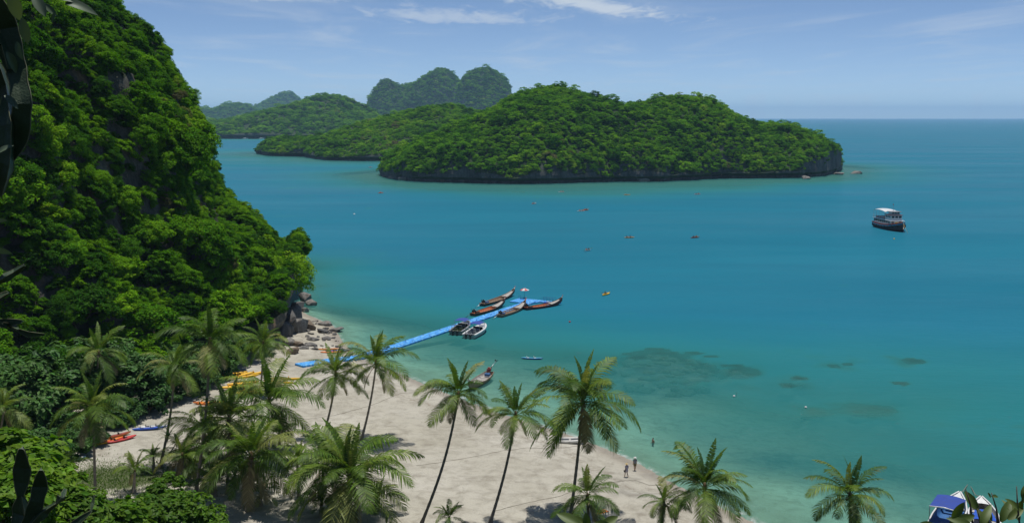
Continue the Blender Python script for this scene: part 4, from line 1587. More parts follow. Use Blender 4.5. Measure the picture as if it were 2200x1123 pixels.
# ------------------------------------------------------------------ paints for boats and gear
M_blue = simple('blue_plastic', (0.045, 0.30, 0.82), 0.45, 0.22, 1.5)
M_blue2 = simple('blue_canvas', (0.020, 0.055, 0.30), 0.75, 0.2, 2.0)
M_bluep = simple('blue_paint', (0.035, 0.13, 0.33), 0.55, 0.3, 2.0)
M_teal = simple('teal_paint', (0.05, 0.32, 0.48), 0.4, 0.2, 2.0)
M_white = simple('white_gelcoat', (0.72, 0.73, 0.72), 0.35, 0.12, 2.0)
M_offw = simple('weathered_white', (0.60, 0.59, 0.55), 0.6, 0.3, 2.0)
M_grey = simple('grey_vinyl', (0.22, 0.24, 0.26), 0.6, 0.2, 3.0)
M_lgrey = simple('light_grey_deck', (0.42, 0.44, 0.45), 0.6, 0.2, 3.0)
M_black = simple('black_engine', (0.018, 0.018, 0.02), 0.4, 0.3, 4.0)
M_green = simple('olive_vinyl', (0.13, 0.17, 0.08), 0.6, 0.25, 3.0)
M_wood = simple('boat_wood', (0.27, 0.175, 0.11), 0.7, 0.4, 3.0, bump=0.2)
M_woodd = simple('dark_wood', (0.085, 0.055, 0.040), 0.7, 0.4, 3.0, bump=0.2)
M_woodr = simple('orange_plank', (0.50, 0.16, 0.06), 0.6, 0.35, 3.0, bump=0.2)
M_woodg = simple('grey_plank', (0.40, 0.38, 0.35), 0.75, 0.3, 3.0, bump=0.2)
M_redp = simple('red_paint', (0.30, 0.045, 0.035), 0.55, 0.3, 3.0)
M_maroon = simple('maroon_paint', (0.13, 0.03, 0.03), 0.6, 0.35, 2.0)
M_darkhull = simple('dark_hull', (0.055, 0.022, 0.02), 0.6, 0.35, 2.0)
M_red = simple('red_plastic', (0.52, 0.03, 0.03), 0.45, 0.2, 2.0)
M_yellow = simple('yellow_plastic', (0.78, 0.46, 0.02), 0.45, 0.2, 2.0)
M_orange = simple('orange_plastic', (0.70, 0.18, 0.02), 0.45, 0.2, 2.0)
M_kblue = simple('kayak_blue', (0.02, 0.09, 0.50), 0.45, 0.25, 2.0)
M_kwhite = simple('kayak_white', (0.62, 0.63, 0.62), 0.45, 0.2, 2.0)
M_rope = simple('rope', (0.22, 0.185, 0.14), 0.9, 0.3, 8.0)
M_glass = simple('dark_glass', (0.02, 0.03, 0.04), 0.08, 0.2, 2.0)
M_steel = simple('steel', (0.45, 0.46, 0.47), 0.35, 0.15, 5.0, metal=0.8)
M_skin = simple('skin', (0.42, 0.25, 0.17), 0.6, 0.12, 4.0)
M_shirtp = simple('lilac_cloth', (0.40, 0.38, 0.46), 0.85, 0.15, 6.0)
M_shirtg = simple('grey_cloth', (0.24, 0.25, 0.29), 0.85, 0.15, 6.0)
M_shorts = simple('khaki_cloth', (0.22, 0.19, 0.10), 0.85, 0.2, 6.0)
M_straw = simple('straw', (0.55, 0.42, 0.20), 0.85, 0.2, 9.0)
M_cap = simple('white_cotton', (0.66, 0.65, 0.62), 0.85, 0.1, 9.0)
M_hair = simple('dark_hair', (0.02, 0.015, 0.012), 0.6, 0.3, 12.0)
M_vest = simple('life_vest', (0.75, 0.16, 0.04), 0.75, 0.2, 6.0)
M_vestb = simple('navy_vest', (0.03, 0.05, 0.16), 0.75, 0.2, 6.0)


# jetty cubes: each cube has bleached to its own blue
M_cube, t, out = new_mat('float_cube_blue')
gi_ = t.new('ShaderNodeNewGeometry')
p_ = t.new('ShaderNodeBsdfPrincipled')
t.link(t.ramp(gi_.outputs['Random Per Island'], [(0.0, (0.035, 0.24, 0.62)), (0.4, (0.06, 0.36, 0.84)), (0.8, (0.11, 0.47, 0.90)), (1.0, (0.26, 0.60, 0.90))]), p_.inputs['Base Color'])
t.set(p_.inputs['Roughness'], t.maprange(t.noise(gi_.outputs['Position'], 6.0, 4), 0.3, 0.7, 0.4, 0.7))
t.link(p_.outputs[0], out.inputs[0])


def stern_bow(sp, bp, z=0.0):
    s_, b_ = at(*sp, z), at(*bp, z)
    d = b_ - s_
    return (s_ + b_) / 2, math.atan2(d.y, d.x), d.length


def hull_shell(L, st, n=9, inset=0.06, floor=0.05):
    """outer and inner skins from stations (t, half beam, keel z, sheer z)"""
    T = np.linspace(0, 1, 25)
    ts = [q[0] for q in st]
    B, K, S_ = [np.interp(T, ts, [q[i] for q in st]) for i in (1, 2, 3)]
    for arr in (B, K, S_):
        arr[1:-1] = 0.25 * arr[:-2] + 0.5 * arr[1:-1] + 0.25 * arr[2:]
    outer, inner = [], []
    for t_, b_, k_, s_ in zip(T, B, K, S_):
        x = (t_ - 0.5) * L
        row, rin = [], []
        for i in range(n):
            a = -math.pi / 2 + math.pi * i / (n - 1)          # port sheer .. keel .. starboard sheer
            yy = math.sin(a)
            zz = 1 - math.cos(a) ** 0.7
            row.append((x, b_ * np.sign(yy) * abs(yy) ** 0.8, k_ + (s_ - k_) * zz))
            bi = max(0.01, b_ - inset)
            rin.append((x, bi * np.sign(yy) * abs(yy) ** 0.8, max(k_ + 0.1 + (s_ - k_ - 0.1) * zz, min(floor, s_ - 0.03))))
        outer.append(row)
        inner.append(rin)
    return T, B, K, S_, outer, inner


def longtail(label, sp, bp, cin, cside, cdeck, seed, group='longtail boats', shaft_up=False, planks=7):
    rg = random.Random(seed)
    c, rz_, L = stern_bow(sp, bp)
    root = empty('longtail_boat', c, rz_, label, 'boat', group)
    root.scale = (1, 1.4, 1)
    st = [(0, .50, -.15, .62), (.08, .62, -.22, .55), (.3, .82, -.28, .48), (.5, .84, -.28, .50), (.7, .66, -.22, .66), (.85, .40, -.05, .98), (.95, .17, .35, 1.45), (1, .06, .85, 1.85)]
    Lh = L + 0.8
    T, B, K, S_, outer, inner = hull_shell(Lh, st)
    hull = MB().grid(outer)
    hull.add([outer[0][i] for i in range(9)], [tuple(range(8, -1, -1))])
    hull.build('hull', cside, root)
    MB().grid(inner, flip=True).build('hull_lining', cin, root)
    for sg in (0, -1):
        MB().tube([(r[sg][0], r[sg][1], r[sg][2] + 0.01) for r in outer], 0.045, 6).build('gunwale', M_wood if seed % 2 else M_woodd, root)
    # fore deck boards
    k0 = 16
    dk = []
    for i in range(k0, 23):
        x = (T[i] - .5) * Lh
        dk.append([(x, -B[i] * .92, S_[i] - .05), (x, 0, S_[i] - .01), (x, B[i] * .92, S_[i] - .05)])
    MB().grid(dk, smooth=False).build('fore_deck', cdeck, root)
    x = (T[k0] - .5) * Lh
    MB().box((x, 0, S_[k0] - .14), (.06, B[k0] * 1.8, .2)).build('deck_beam', M_woodd, root)
    for i in range(planks):
        t_ = 0.24 + 0.40 * i / (planks - 1)
        x = (t_ - .5) * Lh
        bw = np.interp(t_, T, B) * 1.78
        MB().box((x, 0, np.interp(t_, T, S_) - .16), (.20, bw, .035), (0, 0, rg.uniform(-.02, .02))).build('thwart', cin, root)
    MB().bbox((-.34 * Lh, .1, .46), (.7, .62, .45)).build('stern_box', M_bluep if seed % 2 else M_woodd, root)
    # prow post with sash
    MB().tube([(.485 * Lh, 0, 1.55), (.505 * Lh, 0, 1.95), (.52 * Lh, 0, 2.35)], [.06, .06, .035], 6).build('prow', M_redp, root)
    MB().tube([(.488 * Lh, 0, 1.62), (.500 * Lh, 0, 1.86)], [.10, .09], 8).build('sash', M_white if seed % 3 else M_red, root)
    eng = empty('engine_group', (0, 0, 0)) if False else None
    ex, ez = -.46 * Lh, .86
    MB().tube([(ex, 0, .45), (ex, 0, ez)], .06, 6).build('engine_post', M_steel, root)
    e = MB().bbox((ex, 0, ez + .18), (.75, .42, .42))
    e.tube([(ex + .1, 0, ez + .35), (ex + .1, 0, ez + .62)], [.16, .14], 8)
    e.tube([(ex - .2, .2, ez + .3), (ex - .2, .3, ez + .75)], .04, 6)
    e.box((ex + .32, 0, ez + .15), (.08, .5, .5))
    e.build('engine', M_black if seed != 5 else M_redp, root)
    if shaft_up:
        e0, e1 = Vector((ex - .3, 0, ez + .2)), Vector((ex - 2.6, .3, ez + 1.15))
    else:
        e0, e1 = Vector((ex - .3, 0, ez + .1)), Vector((ex - 3.1, .35, -.15))
    sh = MB().tube([e0, e1], [.05, .035], 6).build('drive_shaft', M_steel if seed % 2 else M_black, root)
    pr = MB()
    for k in range(3):
        a = k * 2.094 + .3
        pr.box(e1 + Vector((0, math.cos(a) * .13, math.sin(a) * .13)), (.03, .26 if abs(math.cos(a)) > .6 else .1, .26 if abs(math.sin(a)) > .6 else .1), (.4, 0, a))
    pr.build('propeller', M_black, sh)
    MB().tube([(ex + .3, 0, ez + .3), (ex + 1.3, -.05, ez + .45)], [.03, .025], 6).build('tiller', M_steel, root)
    return root


longtail('longtail boat farthest from the beach, moored beyond the jetty, with grey foredeck', (1037, 657), (1104, 634.5), M_wood, M_woodd, M_woodg, 1)
longtail('longtail boat with orange-red planks on the far side of the jetty', (1017, 678), (1083, 657), M_woodr, M_woodd, M_woodg, 2)
longtail('longtail boat moored on the near side of the jetty behind the speedboats', (1074, 681), (1128, 660), M_wood, M_wood, M_woodg, 3)
longtail('longtail boat with long red prow beside the jetty end', (1130, 665), (1205, 654), M_woodr, M_maroon, M_woodg, 4)
longtail('small longtail boat at the beach with raised red engine, behind a palm crown', (1051, 806), (1008, 838), M_woodg, M_wood, M_woodg, 5, shaft_up=True, planks=4)


def outboard(root, x, y):
    o = MB().bbox((x - .15, y, .72), (.48, .34, .42), b=.08).build('outboard_engine', M_black, root)
    MB().box((x - .17, y, .25), (.22, .13, .7)).build('engine_leg', M_black, o)
    MB().box((x + .1, y, .5), (.25, .2, .15)).build('engine_clamp', M_steel, o)


def speedboat(label, sp, bp, Lx, chull, cdeck, cseat, canopy, tube_col, seed):
    c, rz_, L = stern_bow(sp, bp)
    L = Lx
    root = empty('speedboat', c, rz_, label, 'boat', 'speedboats tied to the jetty')
    root.scale = (1, 1.2, 1.1)
    st = [(0, 1.12, -.3, .72), (.3, 1.22, -.35, .76), (.6, 1.15, -.32, .86), (.8, .82, -.2, .98), (.93, .40, .1, 1.08), (1, .08, .55, 1.14)]
    T, B, K, S_, outer, inner = hull_shell(L, st, inset=.22, floor=.25)
    h = MB().grid(outer)
    h.add([outer[0][i] for i in range(9)], [tuple(range(8, -1, -1))])
    h.build('hull', chull, root)
    MB().grid(inner[:16], flip=True).build('cockpit', cdeck, root)
    for sg in (0, -1):
        MB().tube([(r[sg][0], r[sg][1] * .95, r[sg][2]) for r in outer], [.17] * 22 + [.15, .13, .10], 8).build('rub_rail', tube_col, root)
    dk = []
    for i in range(15, 25):
        x = (T[i] - .5) * L
        dk.append([(x, -B[i] * .9, S_[i]), (x, 0, S_[i] + .10), (x, B[i] * .9, S_[i])])
    d = MB().grid(dk).build('fore_deck', cdeck, root)
    MB().bbox((.30 * L, 0, 1.05), (.8, .7, .08), b=.03).build('deck_hatch', M_glass, d)
    MB().bbox((.21 * L, .0, 1.02), (.35, 1.1, .12), b=.03).build('bow_cushion', M_white, d)
    MB().bbox((.02 * L, .0, .62), (.6, .85, .75), b=.06).build('helm_console', chull, root)
    MB().box((.06 * L, 0, 1.15), (.06, 1.7, .42), (0, -.5, 0)).build('windscreen', M_glass, root)
    for k in range(2):
        for sg in (-1, 1):
            s_ = MB().bbox((-.10 * L - k * .16 * L, sg * .48, .45), (.55, .6, .35), b=.06).build('seat', cseat, root)
            MB().bbox((-.10 * L - k * .16 * L - .24, sg * .48, .78), (.12, .6, .4), b=.04).build('seat_back', cseat, s_)
    MB().bbox((-.40 * L, 0, .5), (.5, 1.7, .45), b=.06).build('stern_bench', cseat, root)
    cz = 2.15
    cv = []
    for i in range(7):
        x = -.18 * L + canopy * (i / 6) * L
        cv.append([(x, y * 1.0, cz + .16 * (1 - (y / 1.0) ** 2) - .05 * abs(i - 3) / 3) for y in np.linspace(-1.0, 1.0, 7)])
    top = MB().grid(cv)
    top.grid([[(p[0], p[1], p[2] - .03) for p in r] for r in cv], flip=True)
    top.build('canopy', M_blue2, root)
    for x in (-.17 * L, -.18 * L + canopy * L * .97):
        for sg in (-1, 1):
            MB().tube([(x, sg * 1.0, .8), (x, sg * .98, cz)], .028, 6).build('canopy_post', M_steel, root)
    a = MB().tube([(-.36 * L, -.95, .8), (-.40 * L, -.85, 1.75), (-.40 * L, .85, 1.75), (-.36 * L, .95, .8)], .06, 6)
    a.build('radar_arch', chull, root)
    for y in (-.38, .38):
        outboard(root, -.5 * L - .1, y)
    return root


speedboat('dark speedboat with olive seats squeezed against the jetty', (972, 724), (1012, 697), 9.0, M_grey, M_black, M_green, .34, M_grey, 1)
speedboat('white and grey speedboat with blue canopy, outermost of the two at the jetty', (1000, 731), (1048, 704), 9.4, M_lgrey, M_lgrey, M_grey, .32, M_white, 2)

# ------------------------------------------------------------------ floating jetty of blue cubes
jet = empty('floating_jetty', (0, 0, 0), 0, 'long bright blue floating jetty of plastic cubes running out from the beach', 'jetty')
C_ = 0.5
J0, J1, J2, J3 = on_ground(642, 787), on_ground(752, 772), at(838, 750), at(1140, 650)
path = [Vector((q.x, q.y, 0)) for q in (J0, J1, J2, J3)]
cube_me = MB()
row_pts = []
tot = 0
for a_, b_ in zip(path[:-1], path[1:]):
    d = b_ - a_
    n = int(d.length / C_)
    d.normalize()
    for i in range(n):
        row_pts.append((a_ + d * (i + .5) * C_, d))
rgj = random.Random(6)


def cube_at(p, ang, z):
    cube_me.bbox((p.x, p.y, z), (.45, .45, .40), (rgj.uniform(-.02, .02), rgj.uniform(-.02, .02), ang + rgj.uniform(-.015, .015)), b=.06)
    # the lugs and cap in the middle of the top
    cube_me.tube([(p.x, p.y, z + .19), (p.x, p.y, z + .215)], .09, 6, smooth=False)


for p, d in row_pts:
    nrm_ = Vector((-d.y, d.x, 0))
    z = max(.16, ground_z(p.x, p.y) + .19)
    for k in range(5):
        cube_at(p + nrm_ * (k - 2.0) * C_, math.atan2(d.y, d.x), z)
# platform at the outer end: a cross arm with a finger each side
d = (path[3] - path[2]).normalized()
nrm_ = Vector((-d.y, d.x, 0))
ang = math.atan2(d.y, d.x)
endp = path[3]
for i in range(-4, 6):
    for k in range(-9, 14):
        # k along the arm to the right (-normal), i outward
        if i < 0 and not (k < -3 or k > 9) and not (-2 <= k <= 1):
            continue
        if k > 3 and 0 <= i < 2:
            continue
        cube_at(endp + d * (i + .5) * C_ - nrm_ * k * C_, ang, .10)
o = cube_me.build('float_cubes', M_cube, jet)
o['kind'] = 'stuff'
# mooring cleats along the edge, hand rails and ladder at the platform
for q in range(8, len(row_pts), 12):
    p, dd = row_pts[q]
    nn = Vector((-dd.y, dd.x, 0))
    z = max(.10, ground_z(p.x, p.y) + .19) + .2
    for sg in (-1, 1):
        MB().tube([p + nn * sg * .8 + Vector((0, 0, z)), p + nn * sg * .8 + Vector((0, 0, z + .28))], [.06, .08], 6).build('bollard', M_bluep, jet)


def rail(p0, p1, h=1.0, n=5):
    b = MB()
    for i in range(n):
        q = p0.lerp(p1, i / (n - 1))
        b.tube([q, q + Vector((0, 0, h))], .03, 6)
    b.tube([p0 + Vector((0, 0, h)), p1 + Vector((0, 0, h))], .03, 6)
    b.tube([p0 + Vector((0, 0, h * .5)), p1 + Vector((0, 0, h * .5))], .025, 6)
    b.build('hand_rail', M_bluep, jet)


up = Vector((0, 0, .3))
rail(endp + d * 1.2 - nrm_ * 2.2 + up, endp + d * 1.2 - nrm_ * 5.5 + up)
rail(endp + d * 2.4 - nrm_ * 2.2 + up, endp + d * 2.4 - nrm_ * 5.5 + up)
rail(endp + d * .4 + nrm_ * 2.2 + up, endp + d * .4 + nrm_ * 3.6 + up, n=3)
# parasol standing on the platform
um = at(1127, 640, .3)
ur = empty('parasol', um, 0, 'red and white parasol standing on the jetty end', 'parasol')
MB().tube([(0, 0, 0), (0, 0, 2.35)], .035, 8).build('pole', M_steel, ur)
MB().tube([(0, 0, 0), (0, 0, .12)], [.3, .26], 12).build('base', M_grey, ur)
for k in range(8):
    a0, a1 = k * math.pi / 4, (k + 1) * math.pi / 4
    pr = []
    for j in range(5):
        r = 1.15 * j / 4
        z = 2.42 - .42 * (j / 4) ** 1.5
        am = (a0 + a1) / 2
        pr.append([(r * math.cos(a0), r * math.sin(a0), z), (r * .96 * math.cos(am), r * .96 * math.sin(am), z - .03 * j / 4), (r * math.cos(a1), r * math.sin(a1), z)])
    MB().grid(pr).build('canopy_panel', M_red if k % 2 == 0 else M_white, ur)
# blue crates / tender lying on the right arm of the platform
q_ = endp + d * 1.0 - nrm_ * 4.4
cr = empty('blue_pontoon', (q_.x, q_.y, 0.05), ang + 1.57, 'dark blue pontoon float tied inside the jetty end', 'float')
MB().bbox((0, 0, .15), (2.4, .8, .35), b=.1).build('float_body', M_kblue, cr)
MB().bbox((.2, 0, .40), (.9, .5, .14), b=.04).build('lid', M_offw, cr)

# ------------------------------------------------------------------ kayaks


def kayak_meshes():
    L, st = 4.0, [(0, .05, .12, .22), (.1, .22, .0, .24), (.3, .37, -.06, .22), (.5, .40, -.07, .21), (.7, .37, -.06, .22), (.9, .22, .0, .25), (1, .05, .14, .26)]
    T, B, K, S_, outer, inner = hull_shell(L, st, inset=.05)
    h = MB().grid(outer)
    deck = []
    for i in range(25):
        x = (T[i] - .5) * L
        z = S_[i]
        dip = .10 * max(0, math.sin(math.pi * min(1, max(0, (T[i] - .18) / .64)))) ** .5
        deck.append([(x, -B[i], z), (x, -B[i] * .7, z + .03), (x, -B[i] * .5, z + .03 - dip), (x, B[i] * .5, z + .03 - dip), (x, B[i] * .7, z + .03), (x, B[i], z)])
    return h.mesh('kayak_hull'), MB().grid(deck, flip=True, smooth=False).mesh('kayak_deck'), MB().bbox((0, 0, .18), (.42, .42, .1), b=.03).bbox((-.24, 0, .34), (.08, .44, .30), b=.02).mesh('kayak_seat')


KH, KD, KS = kayak_meshes()
_kc = {}


def kmesh(me, mat):
    key = (me.name, mat.name)
    if key not in _kc:
        c_ = me.copy()
        c_.materials.clear()
        c_.materials.append(mat)
        _kc[key] = c_
    return _kc[key]


def kayak(label, p, rz_, hull, deck, seat=None, tilt=(0, 0), group=None, s=1.0):
    root = empty('kayak', p, rz_, label, 'kayak', group)
    root.rotation_euler = (tilt[0], tilt[1], rz_)
    root.scale = (s, s, s)
    link('hull', kmesh(KH, hull), root)
    link('deck', kmesh(KD, deck), root)
    for x in (-.75, .55):
        link('seat', kmesh(KS, seat or M_black), root, loc=(x, 0, 0))
    return root


rgk = random.Random(12)
# stacked on the sand under the palms
spots = [(500, 806, -.35), (512, 812, -.30), (525, 818, -.4), (540, 806, -.25), (508, 836, -.5), (522, 832, -.45), (538, 846, -.55), (598, 826, -.15), (615, 822, .1), (452, 868, -.8), (462, 872, -.7), (520, 850, -.6)]
names = ['yellow kayak at the left of the upper row under the palms', 'yellow kayak second from left in the upper row under the palms', 'yellow kayak in the middle of the pile under the palms', 'yellow kayak at the right of the upper row under the palms',
         'yellow kayak at the left of the lower row under the palms', 'yellow kayak second in the lower row under the palms', 'yellow kayak at the front of the pile under the palms', 'yellow kayak on the open sand, half behind palm fronds',
         'yellow kayak nearest the jetty end on the open sand', 'orange kayak at the far left of the pile by the hill', 'orange kayak beside the far left one by the hill', 'yellow kayak lowest in the pile under the palms']
for q, ((u_, v_, r_z), lb) in enumerate(zip(spots, names)):
    p = on_ground(u_, v_)
    kayak(lb, (p.x, p.y, p.z + .08 + .22 * (q % 3)), r_z + .9 if q < 7 or q > 8 else r_z, M_orange if 'orange' in lb else M_yellow, M_orange if 'orange' in lb else M_yellow, M_yellow, (rgk.uniform(-.15, .15), rgk.uniform(-.05, .05)), 'kayaks stored on the beach', 1.25)
for u_, v_, r_z, h_, dk_, lb in ((705, 752, .1, M_yellow, M_orange, 'yellow kayak on the sand behind a palm crown by the jetty'), (712, 758, .15, M_orange, M_orange, 'orange kayak in front of the yellow one by the jetty'),
                                 (728, 756, .05, M_red, M_kblue, 'red and blue kayak by the jetty shore end'),
                                 (318, 923, .28, M_kblue, M_kblue, 'blue kayak lying in the shade of the hill foot trees'), (330, 919, .25, M_kblue, M_kwhite, 'blue and white kayak beside the blue one in the shade'),
                                 (262, 946, .85, M_red, M_red, 'red kayak lying on the sand at the hill foot'), (250, 938, .8, M_orange, M_redp, 'dull orange kayak behind the red one'),
                                 (235, 950, .9, M_yellow, M_orange, 'yellow kayak in deep shade behind the palm on the grass'), (148, 992, .7, M_teal, M_kwhite, 'pale blue kayak end showing under the dark trees at left')):
    p = on_ground(u_, v_)
    kayak(lb, (p.x, p.y, p.z + .08), r_z, h_, dk_, None, (rgk.uniform(-.1, .1), 0), 'kayaks stored on the beach')

# ------------------------------------------------------------------ people
tmp = bpy.data.scenes.new('tmp')


def fuse(mb, voxel, ratio, name, mat):
    """one continuous skin from overlapping limbs"""
    me = mb.mesh(name)
    o = bpy.data.objects.new('tmp', me)
    tmp.collection.objects.link(o)
    r = o.modifiers.new('r', 'REMESH')
    r.mode = 'VOXEL'
    r.voxel_size = voxel
    s = o.modifiers.new('s', 'SMOOTH')
    s.iterations = 2
    dcm = o.modifiers.new('d', 'DECIMATE')
    dcm.ratio = ratio
    vl = tmp.view_layers[0]
    vl.update()
    res = bpy.data.meshes.new_from_object(o.evaluated_get(vl.depsgraph))
    res.name = name
    res.materials.clear()
    res.materials.append(mat)
    for p in res.polygons:
        p.use_smooth = True
    bpy.data.objects.remove(o)
    return res


def figure(J):
    """body from joints: head, neck, chest, pelvis, (shoulder, elbow, wrist, hand) and (hip, knee, ankle, toe) for both sides"""
    b = MB()
    V_ = {k: Vector(v) for k, v in J.items()}
    h, nk, ch, pv_ = V_['head'], V_['neck'], V_['chest'], V_['pelvis']
    b.ball(h, (.078, .095, .115), 12, 9)
    fwd = V_['face']
    b.ball(h + fwd * .095 + Vector((0, 0, -.01)), (.014, .014, .022), 6, 5)           # nose
    b.ball(h + fwd * .07 + Vector((0, 0, -.065)), (.04, .035, .035), 8, 5)            # jaw
    side = fwd.cross(Vector((0, 0, 1))).normalized()
    for sg in (-1, 1):
        b.ball(h + side * sg * .078, (.016, .022, .03), 6, 5)                         # ears
    b.tube([h - Vector((0, 0, .05)), nk], [.052, .058], 8)
    b.tube([nk, ch, (ch + pv_) / 2, pv_], [.10, .155, .135, .155], 12)
    for s in ('l', 'r'):
        sh, el, wr, hd = [V_[k + s] for k in ('sh', 'el', 'wr', 'hd')]
        b.tube([nk * .4 + sh * .6, sh], [.07, .062], 8)
        b.tube([sh, (sh + el) / 2, el], [.058, .05, .042], 8)
        b.tube([el, (el + wr) / 2, wr], [.042, .038, .027], 8)
        dh = (hd - wr).normalized()
        pn = dh.cross(Vector((.3, 1, .2))).normalized()
        b.tube([wr, wr + dh * .05, wr + dh * .09], [.026, .036, .036], 8)
        for f in range(4):
            off = pn * (f - 1.5) * .020
            l = (.062, .075, .070, .052)[f]
            k0 = wr + dh * .085 + off
            k1 = k0 + dh * l * .55
            k2 = k1 + (dh + pn.cross(dh) * .5).normalized() * l * .5
            b.tube([k0, k1, k2], [.010, .0095, .008], 6)
        t0 = wr + dh * .03 + pn * .03
        b.tube([t0, t0 + (dh * .5 + pn).normalized() * .04, t0 + (dh + pn * .6).normalized() * .075], [.012, .011, .009], 6)
        hp, kn, an, to = [V_[k + s] for k in ('hp', 'kn', 'an', 'to')]
        b.tube([pv_ * .3 + hp * .7, hp, (hp + kn) / 2, kn], [.11, .10, .082, .060], 10)
        b.tube([kn, kn * .65 + an * .35, an], [.060, .058, .038], 9)
        b.tube([an + Vector((0, 0, -.02)), (an + to) / 2 + Vector((0, 0, -.02)), to], [.042, .042, .03], 8)
    return b


def walker(stride=.22, arm=.16):
    return dict(head=(0, .02, 1.60), face=(0, 1, 0), neck=(0, 0, 1.44), chest=(0, 0, 1.26), pevlis=(0, 0, .95), pelvis=(0, 0, .95),
                shl=(-.19, 0, 1.40), ell=(-.24, -arm * .5, 1.13), wrl=(-.24, arm * .2, .90), hdl=(-.24, arm * .5, .82),
                shr=(.19, 0, 1.40), elr=(.24, -.02, 1.13), wrr=(.24, arm, .93), hdr=(.24, arm * 1.3, .86),
                hpl=(-.10, 0, .90), knl=(-.10, stride * .7, .50), anl=(-.10, stride, .09), tol=(-.10, stride + .16, .04),
                hpr=(.10, 0, .90), knr=(.10, .03, .50), anr=(.10, -stride, .12), tor=(.10, -stride + .14, .04))


SIT = dict(head=(0, .03, .80), face=(0, 1, 0), neck=(0, 0, .63), chest=(0, -.02, .44), pelvis=(0, -.02, .13),
           shl=(-.19, 0, .58), ell=(-.28, .12, .36), wrl=(-.22, .34, .34), hdl=(-.18, .42, .34),
           shr=(.19, 0, .58), elr=(.28, .12, .36), wrr=(.22, .34, .40), hdr=(.18, .42, .42),
           hpl=(-.11, .02, .12), knl=(-.16, .44, .30), anl=(-.14, .80, .06), tol=(-.14, .92, .12),
           hpr=(.11, .02, .12), knr=(.16, .44, .30), anr=(.14, .80, .06), tor=(.14, .92, .12))
STAND = walker(.05, .05)
BODY = {}
for key, J in (('walk', walker()), ('walk2', walker(-.16, .10)), ('sit', SIT)):
    BODY[key] = (J, fuse(figure(J), .0085, .14, 'body', M_skin))


def cloth_meshes(J, key):
    V_ = {k: Vector(v) for k, v in J.items()}
    top = MB()
    top.tube([V_['neck'] - Vector((0, 0, .03)), V_['chest'], (V_['chest'] + V_['pelvis']) / 2, V_['pelvis']], [.12, .175, .16, .178], 14)
    for s in 'lr':
        top.tube([V_['neck'] * .4 + V_['sh' + s] * .6, V_['sh' + s], V_['sh' + s].lerp(V_['el' + s], .65)], [.085, .08, .072], 9)
    sh = MB()
    sh.tube([V_['pelvis'] + Vector((0, 0, .08)), V_['pelvis'] - Vector((0, 0, .03))], [.17, .172], 12)
    for s in 'lr':
        sh.tube([V_['pelvis'] * .4 + V_['hp' + s] * .6, V_['hp' + s], V_['hp' + s].lerp(V_['kn' + s], .75)], [.12, .118, .098], 10)
    return fuse(top, .018, .4, 'shirt', M_shirtg), fuse(sh, .018, .4, 'shorts', M_shorts)


CLOTH = {k: cloth_meshes(J, k) for k, (J, m_) in BODY.items()}
_cc = {}


def recol(me, mat):
    key = (me.name, mat.name)
    if key not in _cc:
        c_ = me.copy()
        c_.materials.clear()
        c_.materials.append(mat)
        _cc[key] = c_
    return _cc[key]


def person(label, pose, p, rz_, shirt=None, shorts=None, hat=None, hair=True, s=1.0, group=None, bag=None):
    J, body = BODY[pose]
    root = empty('person', p, rz_, label, 'person', group)
    root.scale = (s, s, s)
    link('body', body, root)
    if shirt:
        link('shirt', recol(CLOTH[pose][0], shirt), root)
    if shorts:
        link('shorts', recol(CLOTH[pose][1], shorts), root)
    h = Vector(J['head'])
    if hair:
        MB().ball(h + Vector((0, -.022, .025)), (.088, .098, .112), 10, 7).build('hair', M_hair if hair is True else hair, root)
    if hat:
        b = MB().tube([h + Vector((0, 0, .06)), h + Vector((0, 0, .075)), h + Vector((0, 0, .08)), h + Vector((0, 0, .17)), h + Vector((0, 0, .19))], [.21, .20, .105, .09, .03], 14)
        b.build('hat', hat, root)
    if bag:
        MB().bbox((-.30, .02, .80), (.10, .26, .24), b=.03).build('bag', bag, root)
    return root


p = on_ground(1346, 1024)
person('person in lilac dress and straw hat walking along the beach with a bag', 'walk', p, .5, M_shirtp, M_shirtp, M_straw, bag=M_black)
p = on_ground(1364, 1010)
person('person in grey shirt, khaki shorts and white hat walking near the water', 'walk2', p, .2, M_shirtg, M_shorts, M_cap)
p = on_ground(1290, 1098)
person('person in pale top sitting on the sand behind the dark palm', 'sit', p, 2.6, M_shirtp, M_orange)
p = at(1403, 950)
person('swimmer standing chest deep in the shallows off the beach', 'walk', (p.x, p.y, -1.05), 2.0, None, M_black)
p = on_ground(590, 1046)
person('bare-shouldered person sitting in the shade under the palms', 'sit', p, .4, None, M_shirtg)
# towel under the one by the dark palm
p = on_ground(1290, 1099)
o = MB().bbox((0, 0, .012), (1.7, .9, .02), b=.004).build('towel', M_orange, loc=(p.x, p.y, p.z + .01), rot=(0, 0, .6))
tag(o, 'orange towel spread on the sand under the sitting person', 'towel')


